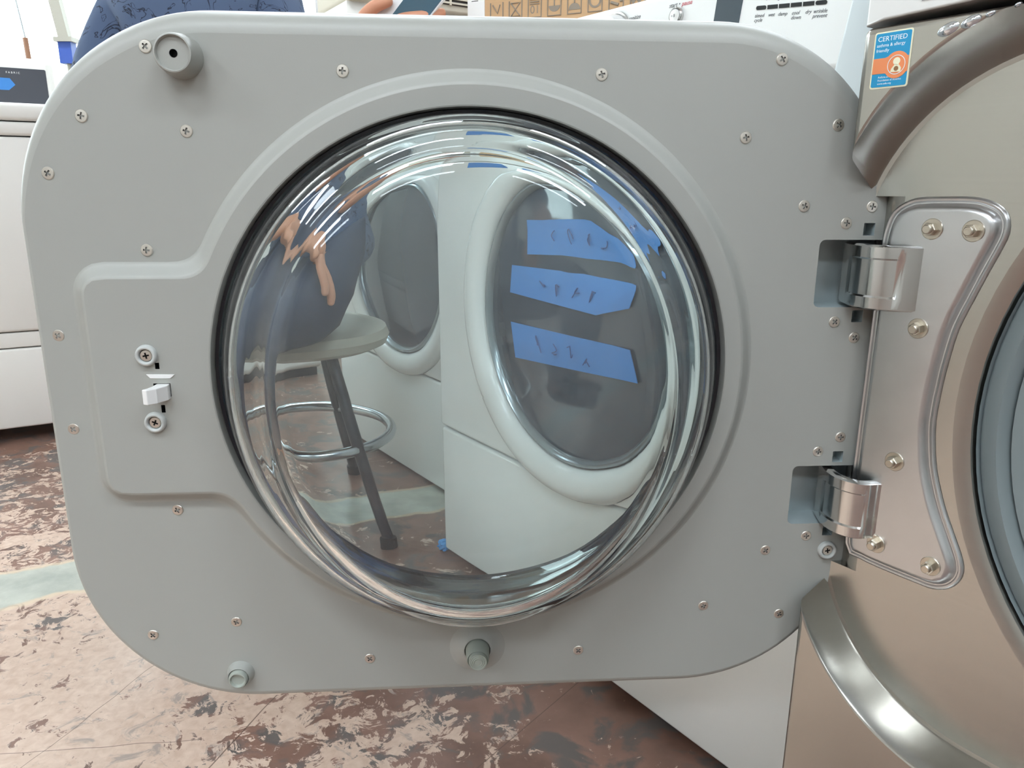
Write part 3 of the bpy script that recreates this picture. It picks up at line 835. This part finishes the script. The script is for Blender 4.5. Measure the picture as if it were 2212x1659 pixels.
# ------------------------------------------------------------------ white dryers in the row
def white_dryer(name, label, loc, first):
    t = thing(name, label, 'dryer', loc, YAW, None)
    u0, u1, H = -.570, .192, .902
    g = G(); g.box((u0 + .006, .03, -.72), (u1 - .006, H - .03, -.05)); g.build('cabinet', 'white', t, smooth=0)
    g = G(); g.prism(rrect(u0 + .004, u1 - .002, .015, .272, .006, 4), -.06, -.002, r=.006); g.build('lower_panel', 'white', t)
    c = (-.205, .520)
    g = G(); fo = rrect(u0 + .004, u1 - .002, .276, .800, .006, 4)
    pv = g.loop(fo, -.06)
    for k in range(4):
        tt = k / 3 * PI / 2; q = offset(ccw(fo), -.006 * (1 - math.cos(tt))); cu = g.loop(q, -.006 + .006 * math.sin(tt)); g.strip(pv, cu); pv = cu
    dc = circle(c, .262, 80); l = g.loop(dc, 0); g.fill(list(zip(pv, q)), [list(zip(l, dc))], 0)
    m_ = g.loop(dc, -.02); g.strip(l, m_)
    g.build('front_panel', 'white', t, smooth=35, wn=True)
    g = G(); g.lathe([(.261, -.02), (.260, .006), (.254, .015), (.244, .019), (.226, .017), (.214, .010), (.210, .002), (.209, -.012)], c, 96)
    d = g.build('dryer_door', 'white', t, 60)
    g = G(); g.lathe([(.2095, -.004), (.207, .006), (.202, .008), (.197, .004), (.196, -.002)], c, 96); g.build('window_ring', 'ring_grey', d, 60)
    g = G(); g.lathe([(0, .010), (.08, .0085), (.14, .0045), (.197, -.002), (.197, -.02)], c, 96); g.build('door_window', 'dark_glass', d, 60)
    g = G(); g.prism(rrect(u0 + .002, .172, .803, H, .012, 5), -.12, .008, r=.006); cn = g.build('console', 'console_w', t, 40, wn=True)
    g = G(); g.prism([(.134, .70), (u1, .70), (u1, H - .004), (.169, H)], -.12, .009, r=.003); g.build('console_end_cap', 'console_edge', t, 40)
    if first:
        cw = .0082
        g = G(); g.prism([(.0105, .8600), (.0425, .8570), (.0475, .8900), (.0150, .8930)], .006, cw + .0006); g.build('display', 'screen', cn, 0)
        sl = lambda u: .8660 - (u - .062) * .098
        for k in range(6):
            a = .0622 + k * .0129
            g = G(); g.prism([(x, y + sl(x)) for x, y in rrect(a, a + .0115, .0, .0036, .0017 if k in (0, 5) else .0003, 3)], .006, cw + .0004); g.build('progress_light', 'slot', cn, 0)
        g = G(); g.lathe([(.0088, .006), (.0088, .0115), (.0078, .0125), (.0070, .0110)], (-.0395, .8765), 40); g.build('button_ring', 'chrome', cn, 50)
        g = G(); g.lathe([(.0070, .0112), (.0066, .0128), (0, .0138)], (-.0395, .8765), 40); g.build('start_button', 'panel_silver', cn, 50)
        text('button_symbol', '> II', .0042, 'print_grey', cn, -.0435, .8752, .0138)
        g = G(); g.lathe([(.020, .006), (.0195, .018), (.017, .024), (0, .026)], (-.133, .873), 48); g.build('cycle_dial', 'panel_silver', cn, 50)
        g = G(); g.lathe([(.0235, .007), (.023, .0105), (.0205, .0105), (.0200, .007)], (-.133, .873), 48); g.build('dial_ring', 'chrome', cn, 50)
        text('start_lettering', 'start \u2022', .0062, 'print_grey', cn, -.0520, .8866, cw, rot=-.02, shear=.3)
        text('pause_lettering', 'pause', .0062, 'print_red', cn, -.0340, .8858, cw, rot=-.02, shear=.3)
        text('sanitize_lettering', 'sanitize', .0062, 'print_grey', cn, -.1130, .8835, cw, shear=.3)
        text('sensing_lettering', 'sensing', .0055, 'print_grey', cn, .0725, .8730, cw, rot=-.098, shear=.3)
        for b, u in (('timed\ncycle', .0608), ('wet', .0763), ('damp', .0872), ('cool\ndown', .1022), ('dry', .1165), ('wrinkle\nprevent', .1248)):
            text('cycle_lettering', b, .0047, 'print_grey', cn, u, sl(u) - .0065, cw, rot=-.098, shear=.3)
        strips = (('upper', [(-.300, .598), (-.066, .611), (-.050, .640), (-.155, .662), (-.304, .646)]), ('middle', [(-.341, .541), (-.149, .534), (-.088, .552), (-.072, .585), (-.338, .580)]), ('lower', [(-.326, .446), (-.070, .460), (-.085, .500), (-.338, .498)]))
        for nm, p in strips:
            w_ = [max(0.012 - ((x - c[0]) ** 2 + (y - c[1]) ** 2) * .32, .0) for x, y in p]
            g = G(); A = [g.P(x, y, .0125 - ((x - c[0]) ** 2 + (y - c[1]) ** 2) * .22) for x, y in p]; B = [g.P(x, y, .0135 - ((x - c[0]) ** 2 + (y - c[1]) ** 2) * .22) for x, y in p]
            g.strip(A, B); g.face(A[::-1]); g.face(B); ts = tag(g.build('tape_strip', 'tape', t, 0), '%s strip of blue painters tape on the dark window' % nm)
            cx = sum(x for x, y in p) / len(p); cy = sum(y for x, y in p) / len(p)
            for q_ in range(4):
                x0 = cx - .07 + q_ * .035
                pts_ = [(x0 + random.uniform(0, .016), cy + random.uniform(-.011, .011)) for _ in range(5)]
                g = G(); g.tube([(x, y, .0139 - ((x - c[0]) ** 2 + (y - c[1]) ** 2) * .22) for x, y in smooth_open(pts_, 3)], .0008, 5); g.build('marker_stroke', 'marker', ts)
        for nm, p in (('left', [(-.470, .755), (-.345, .760), (-.360, .785), (-.465, .785)]), ('right', [(-.300, .752), (-.235, .755), (-.232, .782), (-.296, .782)])):
            g = G(); g.prism(p, .0002, .001); tag(g.build('tape_strip', 'tape', t, 0), 'short %s strip of blue tape below the console' % nm)
    return t
white_dryer('clothes_dryer', 'white dryer beside the washer with blue tape strips on its dark round window', (0.2035, 0.856, 0), True)
ux = Vector((math.cos(YAW), math.sin(YAW), 0))
pB = Vector((0.2035, 0.856, 0)) - ux * 0.790 + Vector((-math.sin(YAW), math.cos(YAW), 0)) * 0.15
white_dryer('clothes_dryer', 'white front-load machine behind the stool with a bare dark round window', pB, False)

# ------------------------------------------------------------------ top-load washer in the back
tl = thing('top_load_washer', 'white top-load washer with charcoal console standing under the window', 'washing machine', (-1.185, 2.10, 0), math.radians(30))
g = G(); g.prism(rrect(-.69, 0, .045, .265, .008, 3), -.66, 0, r=.006); g.build('toe_panel', 'white_soft', tl)
g = G(); g.prism(rrect(-.69, 0, .312, .815, .012, 3), -.66, .002, r=.008); g.build('front_panel', 'white_soft', tl)
g = G(); g.prism(rrect(-.69, 0, .268, .309, .004, 3), -.66, -.004, r=.004); g.build('trim_band', 'white_soft', tl)
g = G(); g.prism(rrect(-.69, 0, .818, .852, .010, 3), -.66, .004, r=.008); g.build('top_rim', 'white_soft', tl)
g = G(); g.prism(rrect(-.69, 0, .855, .898, .010, 3), -.66, .008, r=.010); g.build('lid', 'white_soft', tl)
for u in (-.64, -.05):
    for w in (-.06, -.60):
        g = G(False); g.tube([(u, -w, 0.0), (u, -w, .05)], .02, 12); g.build('foot', 'shoe', tl)
g = G(); g.prism(rrect(-.69, 0, .898, 1.068, .02, 5), -.66, -.47, r=.02); cn = g.build('console', 'white_soft', tl)
g = G(); g.prism(rrect(-.66, -.022, .905, 1.036, .004, 3), -.475, -.4685); g.build('console_panel', 'console_dark', cn, 0)
text('console_lettering', 'F A B R I C', .0078, 'print_white', cn, -.126, 1.020, -.468)
g = G(); g.prism([(-.34, .970), (-.124, .972), (-.106, .988), (-.118, 1.006), (-.34, 1.009)], -.4684, -.4676); tag(g.build('tape_piece', 'tape', cn, 0), 'piece of blue tape with torn end')
# its neighbour, mostly hidden
t2 = thing('top_load_washer', 'plain white appliance behind the corner of the door, next to the charcoal console', 'washing machine', (-.95, 2.55, 0), math.radians(30))
g = G(); g.prism(rrect(-.32, .30, .03, .88, .02, 4), -.62, 0, r=.02); g.build('cabinet', 'white_soft', t2)
g = G(); g.prism(rrect(-.32, .30, .885, 1.05, .02, 4), -.62, -.45, r=.02); g.build('console', 'white_soft', t2)
g = G(); g.box((-.30, .0, -.60), (.28, .03, -.02)); g.build('plinth', 'shoe', t2, 0)

# ------------------------------------------------------------------ stool
st_c = (-.425, 1.50)
stool = thing('bar_stool', 'low round stool with beige seat, dark legs and a steel foot ring', 'stool', (st_c[0], st_c[1], 0), 0)
g = G(False)
def zl(g, prof, seg=40, m=0):
    prev = None
    for r, z in prof:
        cur = [g.P(0, 0, z)] if r < 1e-9 else [g.P(r * math.cos(2 * PI * i / seg), r * math.sin(2 * PI * i / seg), z) for i in range(seg)]
        if prev is not None:
            if len(prev) == 1: [g.face((prev[0], cur[i], cur[(i + 1) % seg]), m) for i in range(seg)]
            elif len(cur) == 1: [g.face((prev[(i + 1) % seg], prev[i], cur[0]), m) for i in range(seg)]
            else: g.strip(prev, cur, m)
        prev = cur
zl(g, [(0, .375), (.150, .375), (.172, .385), (.178, .400), (.172, .415), (.150, .421), (0, .421)]); g.build('seat', 'stool_seat', stool)
for ang in (-42, 82, 202):
    a = math.radians(ang); g = G(False)
    g.tube([(.10 * math.cos(a), .10 * math.sin(a), .378), (.17 * math.cos(a), .17 * math.sin(a), .20), (.245 * math.cos(a), .245 * math.sin(a), .012)], .012, 14)
    lg = g.build('leg', 'stool_leg', stool)
    g = G(False); g.tube([(.243 * math.cos(a), .243 * math.sin(a), .022), (.245 * math.cos(a), .245 * math.sin(a), 0.0)], .017, 14); g.build('foot_cap', 'shoe', lg)
g = G(False); R = .172; rings = []
for i in range(48):
    a = 2 * PI * i / 48; rings.append([g.P((R + .011 * math.cos(b)) * math.cos(a), (R + .011 * math.cos(b)) * math.sin(a), .195 + .011 * math.sin(b)) for b in [2 * PI * j / 10 for j in range(10)]])
for i in range(48): g.strip(rings[i], rings[(i + 1) % 48])
g.build('foot_ring', 'stool_ring', stool, 60)

# ------------------------------------------------------------------ seated person
def skin_mesh(name, verts, edges, mats, parent=None, sub=2, root=0):
    me = bpy.data.meshes.new(name); me.from_pydata([v[0] for v in verts], edges, [])
    o = obj(name, me, parent); o.modifiers.new('skin', 'SKIN')
    for i, v in enumerate(verts):
        r = v[1] if isinstance(v[1], tuple) else (v[1], v[1]); me.skin_vertices[0].data[i].radius = r
        me.skin_vertices[0].data[i].use_root = (i == root)
    o.modifiers['skin'].use_smooth_shade = True
    s = o.modifiers.new('sub', 'SUBSURF'); s.levels = sub; s.render_levels = sub
    bake(o, [])
    o.data.materials.clear()
    for m in mats: o.data.materials.append(M[m])
    o.data.polygons.foreach_set('use_smooth', [True] * len(o.data.polygons))
    return o
class Chain:
    def __init__(s): s.v = []; s.e = []
    def add(s, p, r, to=None):
        s.v.append((tuple(p), r))
        if to is not None: s.e.append((to, len(s.v) - 1))
        return len(s.v) - 1
    def run(s, start, pts):
        for p, r in pts: start = s.add(p, r, start)
        return start
def hand(c, w, palm_dir, side, up, scale=1.0, curl=0.5):
    """five fingers rooted in the palm; palm_dir = pointing direction, side = towards the thumb, up = back of the hand"""
    d, s, u = (Vector(x).normalized() for x in (palm_dir, side, up)); wp = Vector(c.v[w][0])
    palm = c.add(wp + d * .045 * scale, (.030 * scale, .017 * scale), w)
    for k, (off, ln, fw) in enumerate(((.026, .072, .040), (.009, .082, .045), (-.009, .076, .043), (-.026, .060, .038))):
        b = wp + d * (.045 + fw) * scale + s * off * scale
        a = c.add(b, .0095 * scale, palm)
        p1 = b + d * ln * .45 * scale - u * .10 * curl * ln * scale
        p2 = p1 + (d * (1 - curl * .5) - u * curl * .9).normalized() * ln * .32 * scale
        p3 = p2 + (d * (1 - curl) - u * (curl + .3)).normalized() * ln * .25 * scale
        c.run(a, ((p1, .0086 * scale), (p2, .0080 * scale), (p3, .0068 * scale)))
    b = wp + d * .028 * scale + s * .034 * scale
    a = c.add(b, .0115 * scale, palm)
    p1 = b + (d * .8 + s * .45).normalized() * .030 * scale; p2 = p1 + (d * .95 + s * .15).normalized() * .028 * scale
    c.run(a, ((p1, .0100 * scale), (p2, .0080 * scale)))

hip = Vector((-.375, 1.50, .525)); sh = Vector((-.60, 1.50, 1.005))
b = Chain()
pel = b.add(hip, (.100, .082))
wst = b.add(hip + Vector((-.06, .01, .17)), (.095, .072), pel)
chs = b.add(hip + Vector((-.14, .02, .33)), (.115, .080), wst)
nk0 = b.add(sh + Vector((0, .0, .02)), (.060, .055), chs)
nk = b.add(sh + Vector((.00, -.008, .085)), .050, nk0)
hd0 = b.add(sh + Vector((.005, -.030, .150)), (.056, .062), nk)
hd1 = b.add(sh + Vector((.005, -.022, .215)), (.078, .092), hd0)
hd2 = b.add(sh + Vector((.005, -.008, .270)), (.066, .080), hd1)
nose = b.run(hd1, ((sh + Vector((.005, -.100, .205)), .020), (sh + Vector((.005, -.122, .188)), .013)))
for s_ in (-1, 1): b.add(sh + Vector((.005 + .084 * s_, -.010, .205)), (.012, .022), hd1)
# left arm (camera right), raised hand holding a phone
sl = b.add(sh + Vector((.165, -.02, -.01)), .058, nk0)
el = b.run(sl, ((sh + Vector((.205, -.075, -.12)), .046), (Vector((-.365, 1.37, .735)), .039)))
wl_ = b.run(el, ((Vector((-.315, 1.315, .79)), .037), (Vector((-.268, 1.266, .875)), .027), (Vector((-.254, 1.250, .906)), .024)))
hand(b, wl_, (.90, -.10, .10), (-.1, -.3, .95), (.1, -.9, -.2), 1.0, .25)
# right arm, forearm dropped across the lap
sr = b.add(sh + Vector((-.120, .02, -.01)), .055, nk0)
er = b.run(sr, ((sh + Vector((-.14, -.04, -.13)), .044), (Vector((-.70, 1.37, .72)), .040)))
wr = b.run(er, ((Vector((-.58, 1.30, .69)), .038), (Vector((-.41, 1.255, .665)), .030), (Vector((-.375, 1.250, .65)), .027)))
hand(b, wr, (.55, -.05, -.80), (.0, -.9, .3), (.4, -.2, .8), 1.0, .45)
# legs, feet tucked on the foot ring behind the door
for s_, kx in ((1, -.45), (-1, -.55)):
    b.run(pel, ((Vector((-.335 if s_ > 0 else -.49, 1.35, .51)), .074), (Vector((-.385 if s_ > 0 else -.52, 1.24, .50)), .068), (Vector((kx, 1.10, .495)), .056), (Vector((kx - .03, 1.13, .34)), .048), (Vector((kx - .05, 1.24, .215)), .036), (Vector((kx - .06, 1.20, .19)), .036), (Vector((kx - .06, 1.12, .175)), .028)))
person = skin_mesh('person', b.v, b.e, ['skin'], None, 2, 0)
tag(person, 'person in a navy patterned shirt sitting on the stool, holding up a phone', 'person')
# clothing
c = Chain()
am = c.add(hip + Vector((.0, .0, -.03)), (.176, .136)); a0 = c.add(hip + Vector((-.02, .0, .05)), (.180, .132), am); a1 = c.add(hip + Vector((-.06, .01, .17)), (.160, .122), a0); a2 = c.add(hip + Vector((-.12, .02, .33)), (.165, .125), a1)
a3 = c.add(sh + Vector((0.02, 0, .005)), (.125, .110), a2); c.add(sh + Vector((0, -.005, .070)), .085, a3)
c.run(c.add(sh + Vector((.160, -.02, -.012)), .077, a3), ((sh + Vector((.205, -.07, -.11)), .066), (sh + Vector((.225, -.105, -.17)), .062)))
c.run(c.add(sh + Vector((-.105, .02, -.012)), .074, a3), ((sh + Vector((-.140, -.035, -.12)), .064), (Vector((-.71, 1.39, .77)), .060), (Vector((-.70, 1.365, .71)), .056)))
skin_mesh('shirt', c.v, c.e, ['navy'], person, 2, 0)
c = Chain()
a0 = c.add(hip + Vector((0, 0, -.005)), (.200, .135)); c.add(hip + Vector((-.03, 0, .11)), (.150, .112), a0)
for s_, kx in ((1, -.45), (-1, -.55)):
    c.run(a0, ((Vector((-.335 if s_ > 0 else -.49, 1.35, .51)), .096), (Vector((-.385 if s_ > 0 else -.52, 1.24, .50)), .086), (Vector((kx, 1.095, .495)), .074), (Vector((kx - .03, 1.13, .34)), .066), (Vector((kx - .05, 1.235, .25)), .056)))
skin_mesh('trousers', c.v, c.e, ['pants'], person, 2, 0)
for kx in (-.45, -.55):
    c = Chain(); a0 = c.add((kx - .055, 1.27, .205), (.040, .038)); c.run(a0, (((kx - .06, 1.20, .195), (.042, .034)), ((kx - .06, 1.10, .180), (.043, .026)), ((kx - .06, 1.06, .178), (.034, .020))))
    skin_mesh('shoe', c.v, c.e, ['shoe'], person, 2, 0)
g = G(False); zl(g, [(0, .110), (.035, .106), (.064, .090), (.083, .060), (.092, .020), (.092, -.020), (.086, -.055), (.080, -.050), (.084, -.020), (.084, .018), (.060, .082), (0, .100)], 28)
hr = g.build('hair', 'hair', person, 60, loc=sh + Vector((.005, .012, .222)), rot=(-.42, 0, 0)); hr.scale = (.92, 1.10, 1.0)
for s_ in (-1, 1):
    g = G(False); zl(g, [(0, .009), (.006, .007), (.010, .003), (.011, 0), (.010, -.003), (.006, -.007), (0, -.009)], 12); e_ = g.build('eye', 'slot', person, 60, loc=sh + Vector((.005 + .030 * s_, -.094, .226)))
g = G(False); g.tube([sh + Vector((-.018, -.085, .158)), sh + Vector((.005, -.092, .156)), sh + Vector((.028, -.085, .158))], .0045, 8); g.build('mouth', 'red', person)

# phone in the raised hand
ph = thing('phone', 'dark phone with a white edge held in the raised hand', 'phone', (-.165, 1.235, .950), 0)
g = G(); g.prism(rrect(-.036, .036, -.075, .075, .008, 4), -.004, .0035, r=.001); pb = g.build('case', 'phone_white', ph)
g = G(); g.prism(rrect(-.010, .034, -.070, .070, .004, 4), .0034, .0042); ps = g.build('screen', 'phone', ph)
ph.rotation_euler = (0.0, math.radians(42), math.radians(-8))

# ------------------------------------------------------------------ boxes on the dryer
def carton(label, loc, rz, w, d, h, printed):
    t = thing('cardboard_box', label, 'box', loc, rz)
    g = G(); g.box((0, 0, -d), (w, h, 0)); g.build('carton', 'card', t, 0)
    if printed:
        z = .0006
        def ln(p, r=.0010):
            g = G(); g.tube([(x, y, z) for x, y in p], r, 6); return g
        y0 = .042; s = .021
        ks = [i * .0315 + .010 for i in range(8)]
        def frame(x, n='print_frame'):
            ln([(x, y0 + s), (x, y0 - .004), (x + s, y0 - .004), (x + s, y0 + s)]).build(n, 'card_print', t)
        for x in ks[:8]: frame(x)
        x = ks[0]; ln([(x + .004, y0 + .018), (x + .012, y0 + .006), (x + .016, y0 + .018)]).build('print_mark', 'card_print', t)
        x = ks[1]; ln([(x + .003, y0 + .018), (x + .018, y0), (x + .003, y0), (x + .018, y0 + .018), (x + .003, y0 + .018)]).build('print_mark', 'card_print', t)
        text('print_number', '10', .016, 'card_print', t, ks[2] + .019, y0 + .012, z, rot=PI)
        for k in range(3): ln([(ks[2] + .003, y0 + .014 + k * .003), (ks[2] + .018, y0 + .014 + k * .003)], .0007).build('print_mark', 'card_print', t)
        x = ks[3] + .0105; g = G(); g.prism([(x + .009 * math.cos(a), y0 + .009 - .008 * math.sin(a)) for a in [PI * i / 12 for i in range(13)]], 0, z); g.build('umbrella_mark', 'card_print', t, 0)
        ln([(x, y0 + .009), (x, y0 + .017), (x + .003, y0 + .019), (x + .005, y0 + .017)]).build('umbrella_handle', 'card_print', t)
        x = ks[4] + .0105; g = G(); g.prism([(x + .009 * math.cos(a), y0 + .001 + .009 * math.sin(a)) for a in [PI * i / 12 for i in range(13)]], 0, z); g.build('dome_mark', 'card_print', t, 0)
        ln([(x, y0 + .010), (x, y0 + .018)]).build('dome_stem', 'card_print', t); ln([(x - .006, y0 + .0185), (x + .006, y0 + .0185)]).build('dome_bar', 'card_print', t)
        x = ks[5] + .0105; g = G(); a_ = g.loop(circle((x, y0 + .010), .0095, 32), z); b_ = g.loop(circle((x, y0 + .010), .0066, 32), z); g.strip(a_, b_); g.build('cycle_mark', 'card_print', t, 0)
        x = ks[6] + .0105
        for k in range(3):
            a = math.radians(90 + 120 * k); a2 = math.radians(90 + 120 * k + 85)
            ln([(x + .009 * math.cos(a), y0 + .010 + .009 * math.sin(a)), (x + .009 * math.cos(a2), y0 + .010 + .009 * math.sin(a2))], .0020).build('recycle_arrow', 'card_print', t)
        for dx in (.004, .0125):
            x = ks[7] + dx; g = G(); g.prism([(x, y0), (x + .004, y0 + .006), (x + .0018, y0 + .006), (x + .0018, y0 + .020), (x - .0018, y0 + .020), (x - .0018, y0 + .006), (x - .004, y0 + .006)], 0, z); g.build('arrow_mark', 'card_print', t, 0)
    return t
bx1 = carton('upside-down cardboard box with grey shipping symbols on top of the white dryer', (-.045, 1.262, .9045), math.radians(-26), .375, .22, .24, True)
text('box_lettering', 'SANTA MONICA California', .0125, 'card_print', bx1, .372, .064, .0006, rot=PI)
g = G(); g.prism(rrect(-.030, -.0006, .002, .225, .002, 2), -.0010, .0), 
lab = g.build('shipping_label', 'label', bx1, 0)
text('label_number', '727-6506F|', .0125, 'slot', bx1, -.020, .124, .0002, rot=-PI / 2)
carton('plain cardboard box behind the console, right of the printed box', (.330, 1.12, .9045), math.radians(-30), .20, .2, .22, False)

# air conditioner set in the wall by the window
ac = thing('air_conditioner', 'beige air conditioner with a slatted grille beside the bright window', 'air conditioner', (-1.0, 3.25, 0), math.radians(32))
g = G(); g.prism(rrect(.37, 1.08, 1.447, 1.95, .02, 4), -.40, 0, r=.012); g.build('housing', 'beige', ac)
g = G(); g.prism(rrect(.685, 1.03, 1.479, 1.85, .004, 3), -.01, .003); g.build('grille_back', 'beige_dark', ac, 0)
for k in range(20):
    z0 = 1.4825 + k * .0185
    g = G(); g.box((.685, z0, .002), (1.03, z0 + .0075, .010)); g.build('slat', 'beige', ac, 0)
for u in (.678, .738, .835, .935, 1.024):
    g = G(); g.box((u, 1.477, .002), (u + .009, 1.85, .012)); g.build('grille_post', 'beige', ac, 0)
g = G(); g.box((.37, 1.34, -.40), (1.08, 1.447, -.03)); g.build('support_box', 'white_soft', ac, 0)
g = G(); g.box((.40, 0, -.38), (.45, 1.34, -.33)); g.build('support_post', 'white_soft', ac, 0)
g = G(); g.box((1.00, 0, -.38), (1.05, 1.34, -.33)); g.build('support_post', 'white_soft', ac, 0)

# mop behind the washer, thin rod, scrap of blue plastic on the floor
mp = thing('squeegee', 'pale-handled squeegee with a blue head standing between the charcoal console and the person', 'squeegee', (-1.79, 3.26, 0), 0)
g = G(False); g.tube([(0, .02, .0), (.0, .02, 1.17)], .010, 10); g.build('lower_pole', 'pole', mp)
g = G(False); g.box((-.026, .0, 1.165), (.026, .04, 1.245)); g.build('head', 'blue_dark', mp, 0)
g = G(False); g.box((-.036, -.01, 1.245), (.036, .05, 1.262)); g.build('clamp', 'pole', mp, 0)
g = G(False); A = [g.P(x, y, 1.262) for x, y in ((-.022, 0), (.020, 0), (.020, .03), (-.022, .03))]; B = [g.P(x - .075, y, 1.80) for x, y in ((-.024, 0), (.018, 0), (.018, .03), (-.024, .03))]
g.strip(A, B); g.face(A[::-1]); g.face(B); g.build('handle', 'pole', mp, 0)
rd = thing('rod', 'thin grey rod with a brown grip standing behind the charcoal console', 'rod', (-1.80, 2.98, 0), 0)
g = G(False); g.tube([(.06, 0, 0), (.025, 0, 1.21)], .009, 8); g.build('grip', 'wood', rd)
g = G(False); g.tube([(.025, 0, 1.21), (.0, 0, 1.42)], .003, 8); g.build('shaft', 'zinc', rd)

g = G(False); random.seed(3); rows = []
for i in range(9):
    th = PI * i / 8; r = .013 * math.sin(th)
    rows.append([g.P((r * random.uniform(.6, 1.3) + .0005) * math.cos(2 * PI * j / 12), (r * random.uniform(.6, 1.3) + .0005) * math.sin(2 * PI * j / 12), .014 - .014 * math.cos(th)) for j in range(12)])
for a_, b_ in zip(rows, rows[1:]): g.strip(a_, b_)
tag(g.build('plastic_scrap', 'blue_cloth', None, 0, loc=(-.13, 1.33, 0)), 'crumpled scrap of blue plastic lying on the floor', 'scrap')
